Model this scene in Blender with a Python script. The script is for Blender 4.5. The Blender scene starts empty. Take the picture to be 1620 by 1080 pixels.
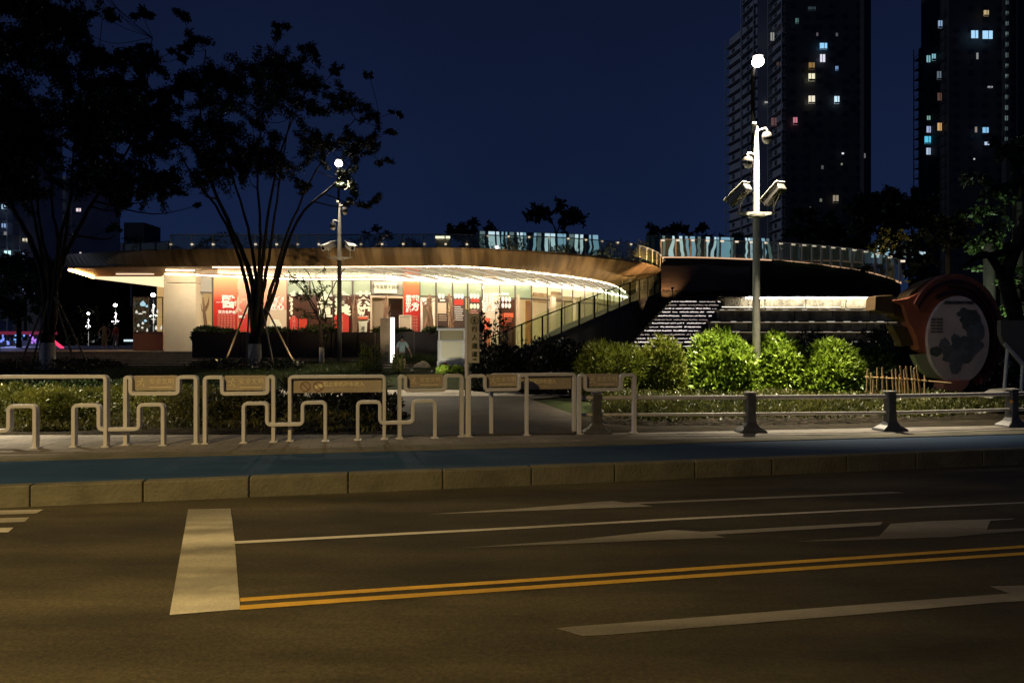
import bpy, bmesh, math, random
import numpy as np
from mathutils import Vector, Matrix

# ------------------------------------------------------------------ camera, sky, sun, exposure
sc = bpy.context.scene
col = sc.collection
cam_d = bpy.data.cameras.new('camera'); cam = bpy.data.objects.new('camera', cam_d); col.objects.link(cam)
cam.location = (0, 0, 1.6); cam.rotation_euler = (math.radians(90), 0, 0)
cam_d.sensor_width = 36; cam_d.lens = 26; cam_d.clip_end = 3000; cam_d.clip_start = 0.05
sc.camera = cam
world = bpy.data.worlds.new('World'); sc.world = world; world.use_nodes = True
wn = world.node_tree.nodes; wl = world.node_tree.links
bg = wn['Background']
sky = wn.new('ShaderNodeTexSky'); sky.sky_type = 'NISHITA'; sky.sun_disc = False
sky.sun_elevation = math.radians(-4.0); sky.sun_rotation = math.radians(250); sky.altitude = 300; sky.air_density = 1.6; sky.dust_density = 1.0; sky.ozone_density = 3.0
# dusk sky: the Nishita twilight tinted to the navy of the city night
tc = wn.new('ShaderNodeTexCoord'); sep = wn.new('ShaderNodeSeparateXYZ'); wl.new(tc.outputs['Generated'], sep.inputs[0])
ramp = wn.new('ShaderNodeValToRGB'); wl.new(sep.outputs[2], ramp.inputs[0])
ramp.color_ramp.elements[0].position = 0.0; ramp.color_ramp.elements[0].color = (0.105, 0.215, 0.62, 1)
ramp.color_ramp.elements[1].position = 0.45; ramp.color_ramp.elements[1].color = (0.050, 0.085, 0.28, 1)
e = ramp.color_ramp.elements.new(0.16); e.color = (0.070, 0.150, 0.50, 1)
mixw = wn.new('ShaderNodeMixRGB'); mixw.blend_type = 'MIX'; mixw.inputs[0].default_value = 0.93
wl.new(sky.outputs[0], mixw.inputs[1]); wl.new(ramp.outputs[0], mixw.inputs[2]); skn = wn.new('ShaderNodeTexNoise'); skn.inputs['Scale'].default_value = 2.2; skn.inputs['Detail'].default_value = 5; wl.new(tc.outputs['Generated'], skn.inputs['Vector'])
skr = wn.new('ShaderNodeMapRange'); skr.inputs[1].default_value = 0.3; skr.inputs[2].default_value = 0.7; skr.inputs[3].default_value = 0.86; skr.inputs[4].default_value = 1.16; wl.new(skn.outputs['Fac'], skr.inputs[0])
skm = wn.new('ShaderNodeMixRGB'); skm.blend_type = 'MULTIPLY'; skm.inputs[0].default_value = 1; wl.new(mixw.outputs[0], skm.inputs[1]); wl.new(skr.outputs[0], skm.inputs[2]); wl.new(skm.outputs[0], bg.inputs[0])
bg.inputs[1].default_value = 0.093
sun_d = bpy.data.lights.new('moonlight', 'SUN'); sun_d.energy = 0.19; sun_d.angle = math.radians(3); sun_d.color = (0.72, 0.82, 1.0)  # weak directional fill added for city light on the tower sides
sun = bpy.data.objects.new('moonlight', sun_d); col.objects.link(sun)
sun.rotation_euler = Vector((1.0, 0.28, -0.32)).to_track_quat('-Z', 'Y').to_euler()
sc.view_settings.view_transform = 'Standard'; sc.view_settings.look = 'None'; sc.view_settings.exposure = 0.0; sc.view_settings.gamma = 1.0
cy = sc.cycles
cy.use_denoising = True; cy.max_bounces = 6; cy.diffuse_bounces = 3; cy.glossy_bounces = 3; cy.transparent_max_bounces = 24
cy.sample_clamp_indirect = 4.0; cy.caustics_reflective = False; cy.caustics_refractive = False

# ------------------------------------------------------------------ helpers
F = 1170.0; H = 1.6
R = math.radians
def P(px, py, d): return Vector(((px-810)/F*d, d, H-(py-540)/F*d))
def Z(px, d, z): return Vector(((px-810)/F*d, d, z))
def G(px, py, z=0.0):
    d = (H-z)*F/(py-540); return Vector(((px-810)/F*d, d, z))
def dz(z, py): return (H-z)*F/(py-540)          # distance of a level z seen at row py
def interp(xs, ys, x): return float(np.interp(x, xs, ys))

def tag(o, label=None, cat=None, group=None, kind=None):
    if label: o['label'] = label
    if cat: o['category'] = cat
    if group: o['group'] = group
    if kind: o['kind'] = kind
    return o
def empty(name, loc, label=None, cat=None, group=None, rz=0.0):
    o = bpy.data.objects.new(name, None); col.objects.link(o); o.location = loc; o.rotation_euler = (0, 0, rz)
    o.empty_display_size = 0.2
    tag(o, label, cat, group); WM[o.name] = Matrix.Translation(Vector(loc)) @ Matrix.Rotation(rz, 4, 'Z'); return o
WM = {}
def link(name, me, parent=None, local=False):
    o = bpy.data.objects.new(name, me); col.objects.link(o)
    if parent is not None:
        o.parent = parent
        if not local:
            w = WM.get(parent.name)
            o.matrix_parent_inverse = w.inverted() if w is not None else Matrix()
    WM.setdefault(o.name, Matrix())
    return o
def copy_tree(o, parent=None):
    c = o.copy(); col.objects.link(c)
    c.parent = parent
    if parent is not None:
        c.matrix_parent_inverse = o.matrix_parent_inverse.copy()
    for ch in [x for x in KIDS.get(o.name, [])]: copy_tree(ch, c)
    KIDS.setdefault(c.name, [])
    if parent is not None: KIDS.setdefault(parent.name, []).append(c)
    return c
KIDS = {}

class MB:
    def __init__(s): s.v = []; s.f = []
    def add(s, vs, fs):
        n = len(s.v); s.v += [tuple(x) for x in vs]; s.f += [tuple(i+n for i in f) for f in fs]; return s
    def quad(s, a, b, c, d): return s.add([a, b, c, d], [(0, 1, 2, 3)])
    def poly(s, pts): return s.add(pts, [tuple(range(len(pts)))])
    def box(s, c, size, rz=0.0):
        x, y, z = [k/2 for k in size]; m = Matrix.Rotation(rz, 3, 'Z'); c = Vector(c)
        vs = [c+m@Vector(q) for q in ((-x,-y,-z),(x,-y,-z),(x,y,-z),(-x,y,-z),(-x,-y,z),(x,-y,z),(x,y,z),(-x,y,z))]
        return s.add(vs, [(0,3,2,1),(4,5,6,7),(0,1,5,4),(1,2,6,5),(2,3,7,6),(3,0,4,7)])
    def obox(s, o, u, v, w):      # box from corner o and three edge vectors
        o, u, v, w = map(Vector, (o, u, v, w))
        vs = [o, o+u, o+u+v, o+v, o+w, o+u+w, o+u+v+w, o+v+w]
        return s.add(vs, [(0,3,2,1),(4,5,6,7),(0,1,5,4),(1,2,6,5),(2,3,7,6),(3,0,4,7)])
    def beam(s, a, b, w, h, up=(0,0,1)):
        a = Vector(a); b = Vector(b); t = (b-a).normalized(); u = t.cross(Vector(up))
        if u.length < 1e-4: u = t.cross(Vector((0,1,0)))
        u.normalize(); n = u.cross(t)
        u = u*w/2; n = n*h/2
        vs = [a-u-n, a+u-n, a+u+n, a-u+n, b-u-n, b+u-n, b+u+n, b-u+n]
        return s.add(vs, [(0,3,2,1),(4,5,6,7),(0,1,5,4),(1,2,6,5),(2,3,7,6),(3,0,4,7)])
    def tube(s, pts, radii, n=8, cap=True):
        pts = [Vector(p) for p in pts]
        if not hasattr(radii, '__len__'): radii = [radii]*len(pts)
        rings = []; prev = None
        for i, p in enumerate(pts):
            t = (pts[min(i+1, len(pts)-1)]-pts[max(i-1, 0)])
            if t.length < 1e-6: t = Vector((0,0,1))
            t.normalize()
            if prev is None: u = t.orthogonal().normalized()
            else:
                u = prev - t*prev.dot(t)
                u = u.normalized() if u.length > 1e-5 else t.orthogonal().normalized()
            prev = u; w = t.cross(u)
            rings.append([p+(u*math.cos(2*math.pi*k/n)+w*math.sin(2*math.pi*k/n))*radii[i] for k in range(n)])
        vs = [q for r in rings for q in r]; fs = []
        for i in range(len(pts)-1):
            for k in range(n):
                k2 = (k+1) % n; fs.append((i*n+k, i*n+k2, (i+1)*n+k2, (i+1)*n+k))
        if cap:
            fs.append(tuple(reversed(range(n)))); fs.append(tuple((len(pts)-1)*n+k for k in range(n)))
        return s.add(vs, fs)
    def lathe(s, c, prof, n=16):   # prof = [(r, z)...]
        c = Vector(c); vs = []; fs = []
        for r, z in prof:
            for k in range(n): vs.append(c+Vector((r*math.cos(2*math.pi*k/n), r*math.sin(2*math.pi*k/n), z)))
        for i in range(len(prof)-1):
            for k in range(n):
                k2 = (k+1) % n; fs.append((i*n+k, i*n+k2, (i+1)*n+k2, (i+1)*n+k))
        fs.append(tuple(reversed(range(n)))); fs.append(tuple((len(prof)-1)*n+k for k in range(n)))
        return s.add(vs, fs)
    def ball(s, c, r, nu=12, nv=8, sc3=(1,1,1)):
        prof = [(max(1e-3, math.sin(math.pi*i/nv)), -math.cos(math.pi*i/nv)) for i in range(nv+1)]
        m = MB().lathe((0,0,0), prof, nu)
        return s.add([Vector(c)+Vector((x*r*sc3[0], y*r*sc3[1], z*r*sc3[2])) for x, y, z in m.v], m.f)
    def prism(s, pts, vec):        # polygon pts swept by vec
        pts = [Vector(p) for p in pts]; vec = Vector(vec); n = len(pts)
        vs = pts+[p+vec for p in pts]
        fs = [tuple(range(n)), tuple(reversed(range(n, 2*n)))]+[(i, i+n, (i+1) % n+n, (i+1) % n) for i in range(n)]
        return s.add(vs, fs)
    def sweep(s, pts, nrm, w, dep):  # rectangular bar bent in a plane with normal nrm
        pts = [Vector(p) for p in pts]; nrm = Vector(nrm).normalized(); vs = []; fs = []
        for i, p in enumerate(pts):
            t = (pts[min(i+1, len(pts)-1)]-pts[max(i-1, 0)]).normalized(); u = nrm.cross(t)*w/2; n = nrm*dep/2
            vs += [p-u-n, p+u-n, p+u+n, p-u+n]
        for i in range(len(pts)-1):
            a = i*4; b = a+4
            for k in range(4):
                k2 = (k+1) % 4; fs.append((a+k, a+k2, b+k2, b+k))
        m = len(pts)*4-4; fs.append((3,2,1,0)); fs.append((m, m+1, m+2, m+3))
        return s.add(vs, fs)
    def loft(s, A, B):             # quads between two equal-length lists
        n = len(A); return s.add(list(A)+list(B), [(i, i+1, n+i+1, n+i) for i in range(n-1)])
    def build(s, name, mat, parent=None, smooth=False, bevel=0.0, local=False, merge=False):
        me = bpy.data.meshes.new(name); me.from_pydata(s.v, [], s.f); me.materials.append(mat)
        bm = bmesh.new(); bm.from_mesh(me)
        if merge: bmesh.ops.remove_doubles(bm, verts=bm.verts, dist=1e-4)
        bmesh.ops.recalc_face_normals(bm, faces=bm.faces); bm.to_mesh(me); bm.free()
        if smooth:
            me.shade_smooth()
            try: me.set_sharp_from_angle(angle=R(40))
            except Exception: pass
        o = link(name, me, parent, local)
        if parent is not None: KIDS.setdefault(parent.name, []).append(o)
        if bevel:
            b = o.modifiers.new('bevel', 'BEVEL'); b.width = bevel; b.segments = 2; b.limit_method = 'ANGLE'
        return o

def rnd_path(pts, r, k=4):          # rounds the corners of an open polyline
    pts = [Vector(p) for p in pts]; out = [pts[0]]
    for i in range(1, len(pts)-1):
        a, b, c = pts[i-1], pts[i], pts[i+1]; u = (a-b); v = (c-b)
        rr = min(r, u.length*0.49, v.length*0.49); u.normalize(); v.normalize()
        p0 = b+u*rr; p1 = b+v*rr
        for j in range(k+1):
            t = j/k; out.append((1-t)**2*p0+2*t*(1-t)*b+t*t*p1)
    out.append(pts[-1]); return out
def smooth_curve(pts, n):           # Catmull-Rom through pts
    pts = [Vector(p) for p in pts]; P_ = [2*pts[0]-pts[1]]+pts+[2*pts[-1]-pts[-2]]; out = []
    seg = len(pts)-1
    for i in range(n+1):
        t = i/n*seg; k = min(int(t), seg-1); f = t-k; a, b, c, d = P_[k:k+4]
        out.append(0.5*((2*b)+(c-a)*f+(2*a-5*b+4*c-d)*f*f+(3*b-a-3*c+d)*f**3))
    return out
def resample(pts, n):
    L = [0]
    for i in range(1, len(pts)): L.append(L[-1]+(pts[i]-pts[i-1]).length)
    out = []
    for i in range(n+1):
        s = L[-1]*i/n; k = int(np.searchsorted(L, s)); k = min(max(k, 1), len(pts)-1)
        f = (s-L[k-1])/max(1e-9, L[k]-L[k-1]); out.append(pts[k-1].lerp(pts[k], f))
    return out
def length(pts): return sum((pts[i]-pts[i-1]).length for i in range(1, len(pts)))

# ------------------------------------------------------------------ materials
def mat(name, c, rough=0.7, metal=0.0, c2=None, scale=3.0, bump=0.0, bscale=None, detail=4, emis=None, es=0.0, stretch=None, spec=0.4, contrast=(0.35, 0.65)):
    m = bpy.data.materials.new(name); m.use_nodes = True; nt = m.node_tree; n = nt.nodes; b = n['Principled BSDF']
    b.inputs['Base Color'].default_value = (*c, 1); b.inputs['Roughness'].default_value = rough; b.inputs['Metallic'].default_value = metal
    b.inputs['Specular IOR Level'].default_value = spec
    co = n.new('ShaderNodeTexCoord'); src = co.outputs['Object']
    if stretch:
        mp = n.new('ShaderNodeMapping'); mp.inputs['Scale'].default_value = stretch; nt.links.new(src, mp.inputs[0]); src = mp.outputs[0]
    if c2 is not None:
        t = n.new('ShaderNodeTexNoise'); t.inputs['Scale'].default_value = scale; t.inputs['Detail'].default_value = detail; t.inputs['Roughness'].default_value = 0.65
        nt.links.new(src, t.inputs['Vector'])
        r = n.new('ShaderNodeValToRGB'); r.color_ramp.elements[0].position = contrast[0]; r.color_ramp.elements[1].position = contrast[1]
        r.color_ramp.elements[0].color = (*c, 1); r.color_ramp.elements[1].color = (*c2, 1)
        nt.links.new(t.outputs['Fac'], r.inputs[0]); nt.links.new(r.outputs[0], b.inputs['Base Color'])
    if bump:
        t2 = n.new('ShaderNodeTexNoise'); t2.inputs['Scale'].default_value = bscale or scale*8; t2.inputs['Detail'].default_value = 5
        nt.links.new(src, t2.inputs['Vector'])
        bp = n.new('ShaderNodeBump'); bp.inputs['Strength'].default_value = bump; bp.inputs['Distance'].default_value = 0.02
        nt.links.new(t2.outputs['Fac'], bp.inputs['Height']); nt.links.new(bp.outputs[0], b.inputs['Normal'])
    if emis is not None:
        b.inputs['Emission Color'].default_value = (*emis, 1); b.inputs['Emission Strength'].default_value = es
    return m
def glass(name, tint=(0.85, 0.95, 0.88), refl=0.08, haze=0.04, hc=(0.6, 0.7, 0.6)):
    m = bpy.data.materials.new(name); m.use_nodes = True; nt = m.node_tree; n = nt.nodes
    for x in list(n): n.remove(x)
    out = n.new('ShaderNodeOutputMaterial'); tr = n.new('ShaderNodeBsdfTransparent'); tr.inputs[0].default_value = (*tint, 1)
    gl = n.new('ShaderNodeBsdfGlossy'); gl.inputs['Roughness'].default_value = 0.03
    df = n.new('ShaderNodeBsdfDiffuse'); df.inputs[0].default_value = (*hc, 1)
    no = n.new('ShaderNodeTexNoise'); no.inputs['Scale'].default_value = 0.6; co = n.new('ShaderNodeTexCoord'); nt.links.new(co.outputs['Object'], no.inputs['Vector'])
    mul = n.new('ShaderNodeMath'); mul.operation = 'MULTIPLY'; mul.inputs[1].default_value = haze*2; nt.links.new(no.outputs['Fac'], mul.inputs[0])
    m1 = n.new('ShaderNodeMixShader'); m1.inputs[0].default_value = refl; nt.links.new(tr.outputs[0], m1.inputs[1]); nt.links.new(gl.outputs[0], m1.inputs[2])
    m2 = n.new('ShaderNodeMixShader'); nt.links.new(mul.outputs[0], m2.inputs[0]); nt.links.new(m1.outputs[0], m2.inputs[1]); nt.links.new(df.outputs[0], m2.inputs[2])
    nt.links.new(m2.outputs[0], out.inputs[0]); return m
def emi(name, c, s):
    m = bpy.data.materials.new(name); m.use_nodes = True; n = m.node_tree.nodes; b = n['Principled BSDF']
    b.inputs['Base Color'].default_value = (0.02, 0.02, 0.02, 1); b.inputs['Emission Color'].default_value = (*c, 1); b.inputs['Emission Strength'].default_value = s
    return m
def leafmat(name, c, c2, trans=0.25, scale=1.5, rough=0.5):
    m = mat(name, c, rough, c2=c2, scale=scale, detail=6, spec=0.35); nt = m.node_tree; n = nt.nodes; b = n['Principled BSDF']
    out = n['Material Output']; tl = n.new('ShaderNodeBsdfTranslucent'); mx = n.new('ShaderNodeMixShader'); mx.inputs[0].default_value = trans
    r = [x for x in n if x.type == 'VALTORGB'][0]; nt.links.new(r.outputs[0], tl.inputs[0])
    nt.links.new(b.outputs[0], mx.inputs[1]); nt.links.new(tl.outputs[0], mx.inputs[2]); nt.links.new(mx.outputs[0], out.inputs[0]); return m

def asphalt():
    m = mat('asphalt', (0.034, 0.031, 0.019), 0.82, c2=(0.072, 0.064, 0.038), scale=1.7, bump=0.5, bscale=90, stretch=(0.35, 1, 1))
    nt = m.node_tree; n = nt.nodes; b = n['Principled BSDF']; r = [x for x in n if x.type == 'VALTORGB'][0]
    co = [x for x in n if x.type == 'TEX_COORD'][0]
    v = n.new('ShaderNodeTexNoise'); v.inputs['Scale'].default_value = 30; v.inputs['Detail'].default_value = 9; v.inputs['Roughness'].default_value = 0.95
    nt.links.new(co.outputs['Object'], v.inputs['Vector'])
    r2 = n.new('ShaderNodeValToRGB'); r2.color_ramp.elements[0].position = 0.36; r2.color_ramp.elements[1].position = 0.66
    r2.color_ramp.elements[0].color = (0.30, 0.30, 0.30, 1); r2.color_ramp.elements[1].color = (2.2, 2.1, 1.9, 1)
    nt.links.new(v.outputs['Fac'], r2.inputs[0])
    # long worn wheel tracks running with the road (it bears 12 degrees off the x axis)
    mp = n.new('ShaderNodeMapping'); mp.inputs['Rotation'].default_value = (0, 0, R(-12.3)); mp.inputs['Scale'].default_value = (0.035, 1.25, 1)
    nt.links.new(co.outputs['Object'], mp.inputs[0]); w = n.new('ShaderNodeTexNoise'); w.inputs['Scale'].default_value = 1.0; w.inputs['Detail'].default_value = 3
    nt.links.new(mp.outputs[0], w.inputs['Vector']); r3 = n.new('ShaderNodeValToRGB'); r3.color_ramp.elements[0].position = 0.35; r3.color_ramp.elements[1].position = 0.68
    r3.color_ramp.elements[0].color = (0.72, 0.70, 0.68, 1); r3.color_ramp.elements[1].color = (1.3, 1.26, 1.2, 1); nt.links.new(w.outputs['Fac'], r3.inputs[0])
    a = n.new('ShaderNodeMixRGB'); a.blend_type = 'MULTIPLY'; a.inputs[0].default_value = 1; nt.links.new(r.outputs[0], a.inputs[1]); nt.links.new(r2.outputs[0], a.inputs[2])
    a2 = n.new('ShaderNodeMixRGB'); a2.blend_type = 'MULTIPLY'; a2.inputs[0].default_value = 1; nt.links.new(a.outputs[0], a2.inputs[1]); nt.links.new(r3.outputs[0], a2.inputs[2])
    nt.links.new(a2.outputs[0], b.inputs['Base Color']); return m
def roadpaint(name, c, dark, wear=0.5):
    m = mat(name, c, 0.7, c2=tuple(k*0.8 for k in c), scale=6, bump=0.25, bscale=80, contrast=(0.3, 0.7)); nt = m.node_tree; n = nt.nodes; b = n['Principled BSDF']
    r = [x for x in n if x.type == 'VALTORGB'][0]; co = [x for x in n if x.type == 'TEX_COORD'][0]
    v = n.new('ShaderNodeTexNoise'); v.inputs['Scale'].default_value = 45; v.inputs['Detail'].default_value = 8; v.inputs['Roughness'].default_value = 0.8; nt.links.new(co.outputs['Object'], v.inputs['Vector'])
    mp = n.new('ShaderNodeMapping'); mp.inputs['Rotation'].default_value = (0, 0, R(-12.3)); mp.inputs['Scale'].default_value = (0.12, 2.2, 1); nt.links.new(co.outputs['Object'], mp.inputs[0])
    w = n.new('ShaderNodeTexNoise'); w.inputs['Scale'].default_value = 1.0; w.inputs['Detail'].default_value = 2; nt.links.new(mp.outputs[0], w.inputs['Vector'])
    ad = n.new('ShaderNodeMath'); ad.operation = 'MULTIPLY_ADD'; ad.inputs[1].default_value = 0.35; nt.links.new(v.outputs['Fac'], ad.inputs[0]); nt.links.new(w.outputs['Fac'], ad.inputs[2])
    rr = n.new('ShaderNodeValToRGB'); rr.color_ramp.elements[0].position = 0.56; rr.color_ramp.elements[1].position = 0.80; rr.color_ramp.elements[1].color = (wear, wear, wear, 1); rr.color_ramp.elements[0].color = (0, 0, 0, 1)
    nt.links.new(ad.outputs[0], rr.inputs[0]); mx = n.new('ShaderNodeMixRGB'); nt.links.new(rr.outputs[0], mx.inputs[0]); nt.links.new(r.outputs[0], mx.inputs[1]); mx.inputs[2].default_value = (*dark, 1)
    nt.links.new(mx.outputs[0], b.inputs['Base Color']); return m
def tiles(name, c, c2, grout, w, h, bump=0.3, rough=0.75, rot=0.0, off=0.5):
    m = mat(name, c, rough, bump=0); nt = m.node_tree; n = nt.nodes; b = n['Principled BSDF']; b.inputs['Specular IOR Level'].default_value = 0.15; co = [x for x in n if x.type == 'TEX_COORD'][0]
    mp = n.new('ShaderNodeMapping'); mp.inputs['Rotation'].default_value = (0, 0, rot); nt.links.new(co.outputs['Object'], mp.inputs[0])
    br = n.new('ShaderNodeTexBrick'); br.inputs['Color1'].default_value = (*c, 1); br.inputs['Color2'].default_value = (*c2, 1); br.inputs['Mortar'].default_value = (*grout, 1)
    br.inputs['Scale'].default_value = 1; br.inputs['Brick Width'].default_value = w; br.inputs['Row Height'].default_value = h; br.inputs['Mortar Size'].default_value = 0.006; br.offset = off
    nt.links.new(mp.outputs[0], br.inputs['Vector'])
    no = n.new('ShaderNodeTexNoise'); no.inputs['Scale'].default_value = 1.3; no.inputs['Detail'].default_value = 7; no.inputs['Roughness'].default_value = 0.7; nt.links.new(co.outputs['Object'], no.inputs['Vector'])
    r = n.new('ShaderNodeValToRGB'); r.color_ramp.elements[0].color = (0.55, 0.55, 0.55, 1); r.color_ramp.elements[1].color = (1.25, 1.25, 1.25, 1); r.color_ramp.elements[0].position = 0.3; r.color_ramp.elements[1].position = 0.7; nt.links.new(no.outputs['Fac'], r.inputs[0])
    mx = n.new('ShaderNodeMixRGB'); mx.blend_type = 'MULTIPLY'; mx.inputs[0].default_value = 1; nt.links.new(br.outputs['Color'], mx.inputs[1]); nt.links.new(r.outputs[0], mx.inputs[2]); nt.links.new(mx.outputs[0], b.inputs['Base Color'])
    bp = n.new('ShaderNodeBump'); bp.inputs['Strength'].default_value = bump; bp.inputs['Distance'].default_value = 0.01; nt.links.new(no.outputs['Fac'], bp.inputs['Height']); nt.links.new(bp.outputs[0], b.inputs['Normal']); return m
def wood(name, c, c2, rot, scale=1.0, rough=0.55):   # stained board cladding, streaks at a slant
    m = mat(name, c, rough); nt = m.node_tree; n = nt.nodes; b = n['Principled BSDF']; co = [x for x in n if x.type == 'TEX_COORD'][0]
    mp = n.new('ShaderNodeMapping'); mp.inputs['Rotation'].default_value = rot; mp.inputs['Scale'].default_value = (1.1*scale, 0.12*scale, 0.12*scale); nt.links.new(co.outputs['Object'], mp.inputs[0])
    no = n.new('ShaderNodeTexNoise'); no.inputs['Scale'].default_value = 1.6; no.inputs['Detail'].default_value = 5; nt.links.new(mp.outputs[0], no.inputs['Vector'])
    r = n.new('ShaderNodeValToRGB'); r.color_ramp.elements[0].position = 0.38; r.color_ramp.elements[1].position = 0.6; r.color_ramp.elements[0].color = (*c, 1); r.color_ramp.elements[1].color = (*c2, 1)
    nt.links.new(no.outputs['Fac'], r.inputs[0]); nt.links.new(r.outputs[0], b.inputs['Base Color']); return m

M = {}
M['asphalt'] = asphalt()
M['white_paint'] = roadpaint('white_road_paint', (0.72, 0.67, 0.55), (0.20, 0.18, 0.13), 0.75)
M['stop_paint'] = roadpaint('stop_line_paint', (0.72, 0.67, 0.55), (0.20, 0.18, 0.13), 0.75)
def _tracks(m):     # tyre-blackened bands across the bar, fixed in the paint
    nt = m.node_tree; n = nt.nodes; b = n['Principled BSDF']; src = b.inputs['Base Color'].links[0].from_socket
    g = n.new('ShaderNodeNewGeometry'); dt = n.new('ShaderNodeVectorMath'); dt.operation = 'DOT_PRODUCT'; dt.inputs[1].default_value = (-math.sin(R(12.3)), math.cos(R(12.3)), 0); nt.links.new(g.outputs['Position'], dt.inputs[0])
    no = n.new('ShaderNodeTexNoise'); no.inputs['Scale'].default_value = 9; nt.links.new(g.outputs['Position'], no.inputs['Vector'])
    ma = n.new('ShaderNodeMath'); ma.operation = 'MULTIPLY_ADD'; ma.inputs[1].default_value = 0.16; nt.links.new(no.outputs['Fac'], ma.inputs[0]); nt.links.new(dt.outputs['Value'], ma.inputs[2])
    mr = n.new('ShaderNodeMapRange'); mr.inputs[1].default_value = 4.0; mr.inputs[2].default_value = 8.0; nt.links.new(ma.outputs[0], mr.inputs[0])
    cr = n.new('ShaderNodeValToRGB'); el = cr.color_ramp.elements; el[0].position = 0; el[0].color = (1, 1, 1, 1); el[1].position = 1; el[1].color = (.55, .55, .5, 1)
    for s, v in ((5.0, 1.0), (5.22, .50), (5.42, .55), (5.62, 1.0), (5.92, .95), (6.12, .48), (6.28, .9), (6.48, 1), (6.72, .50), (6.9, .95), (7.15, .9), (7.35, .55)):
        e = el.new((s-4)/4); e.color = (v, v, v*.95, 1)
    nt.links.new(mr.outputs[0], cr.inputs[0]); mx = n.new('ShaderNodeMixRGB'); mx.blend_type = 'MULTIPLY'; mx.inputs[0].default_value = 1
    nt.links.new(src, mx.inputs[1]); nt.links.new(cr.outputs[0], mx.inputs[2]); nt.links.new(mx.outputs[0], b.inputs['Base Color'])
_tracks(M['stop_paint'])
M['thin_paint'] = roadpaint('worn_road_paint', (0.38, 0.35, 0.28), (0.09, 0.08, 0.06), 0.7)
M['yellow_paint'] = roadpaint('yellow_road_paint', (0.85, 0.50, 0.06), (0.28, 0.16, 0.03), 0.6)
M['kerb'] = mat('kerb_concrete', (0.085, 0.080, 0.055), 0.85, c2=(0.18, 0.165, 0.11), scale=2.2, bump=0.5, bscale=30, detail=8, contrast=(0.3, 0.7))
M['blue'] = mat('blue_lane_coating', (0.006, 0.036, 0.095), 0.85, c2=(0.013, 0.056, 0.13), scale=3, bump=0.35, bscale=70, stretch=(0.3, 1, 1), detail=8)
M['pave'] = tiles('pavement_pavers', (0.21, 0.19, 0.165), (0.25, 0.225, 0.19), (0.12, 0.11, 0.09), 0.3, 0.15, rot=R(-12))
M['path'] = tiles('path_pavers', (0.055, 0.044, 0.034), (0.075, 0.06, 0.045), (0.03, 0.025, 0.02), 0.6, 0.3, rot=R(-12))
M['pathlight'] = tiles('pale_path_pavers', (0.58, 0.51, 0.40), (0.64, 0.57, 0.45), (0.35, 0.3, 0.22), 0.6, 0.6, rot=R(-8))
M['soil'] = mat('dark_soil', (0.012, 0.010, 0.007), 0.95, spec=0.05, c2=(0.03, 0.024, 0.015), scale=4, bump=0.6, bscale=25)
M['lawn'] = mat('dark_lawn', (0.012, 0.018, 0.006), 0.95, spec=0.05, c2=(0.03, 0.04, 0.014), scale=2.5, bump=0.8, bscale=40)
M['steel'] = mat('painted_steel', (0.58, 0.565, 0.57), 0.42, c2=(0.68, 0.66, 0.65), scale=5, spec=0.5, contrast=(0.3, 0.75))
M['signface'] = mat('sign_face', (0.38, 0.32, 0.24), 0.5, c2=(0.44, 0.37, 0.28), scale=6)
M['signtext'] = mat('sign_lettering', (0.80, 0.70, 0.46), 0.5)
M['rust'] = mat('rust_brown', (0.20, 0.08, 0.03), 0.6)
M['railpost'] = mat('grey_cast_post', (0.055, 0.055, 0.055), 0.5, c2=(0.09, 0.09, 0.088), scale=9, spec=0.5, bump=0.1)
M['galv'] = mat('galvanised_rail', (0.66, 0.63, 0.56), 0.4, c2=(0.50, 0.47, 0.42), scale=7)
M['pole'] = mat('pale_grey_pole', (0.50, 0.48, 0.42), 0.45, c2=(0.44, 0.42, 0.37), scale=4)
M['darkmetal'] = mat('dark_metal', (0.045, 0.043, 0.042), 0.45, spec=0.5)
M['black'] = mat('black_plastic', (0.015, 0.015, 0.016), 0.35)
M['lens'] = mat('dark_lens', (0.01, 0.01, 0.03), 0.1, spec=0.8)
M['white'] = mat('white_enamel', (0.72, 0.71, 0.67), 0.35, c2=(0.66, 0.65, 0.61), scale=5)
M['lime'] = mat('limewashed_bark', (0.42, 0.39, 0.33), 0.9, c2=(0.62, 0.58, 0.50), scale=7, bump=0.4, bscale=25)
M['bark'] = mat('bark', (0.012, 0.009, 0.007), 0.95, c2=(0.030, 0.022, 0.017), scale=6, bump=0.8, bscale=18, stretch=(1, 1, 0.25))
M['stake'] = mat('stake_wood', (0.11, 0.085, 0.06), 0.8, c2=(0.17, 0.13, 0.09), scale=5)
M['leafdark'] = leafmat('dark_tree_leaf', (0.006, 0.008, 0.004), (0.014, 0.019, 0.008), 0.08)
M['leafmid'] = leafmat('mid_green_leaf', (0.018, 0.034, 0.008), (0.05, 0.08, 0.018), 0.2, 1.2)
M['leafbamboo'] = leafmat('yellow_green_leaf', (0.085, 0.145, 0.012), (0.20, 0.285, 0.028), 0.25, 1.3, 0.42)
M['leaffine'] = leafmat('fine_green_leaf', (0.06, 0.085, 0.010), (0.16, 0.18, 0.018), 0.25, 1.3, 0.5)
M['leafhedge'] = leafmat('hedge_leaf', (0.05, 0.065, 0.012), (0.18, 0.18, 0.03), 0.2, 1.6)
M['leafcover'] = leafmat('ground_cover_leaf', (0.03, 0.040, 0.010), (0.10, 0.10, 0.022), 0.2, 0.8)
M['leafolive'] = leafmat('olive_leaf', (0.04, 0.045, 0.012), (0.12, 0.11, 0.03), 0.2, 0.9)
M['grass'] = leafmat('grass_blade', (0.020, 0.032, 0.008), (0.05, 0.065, 0.014), 0.2, 1.2)
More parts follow.
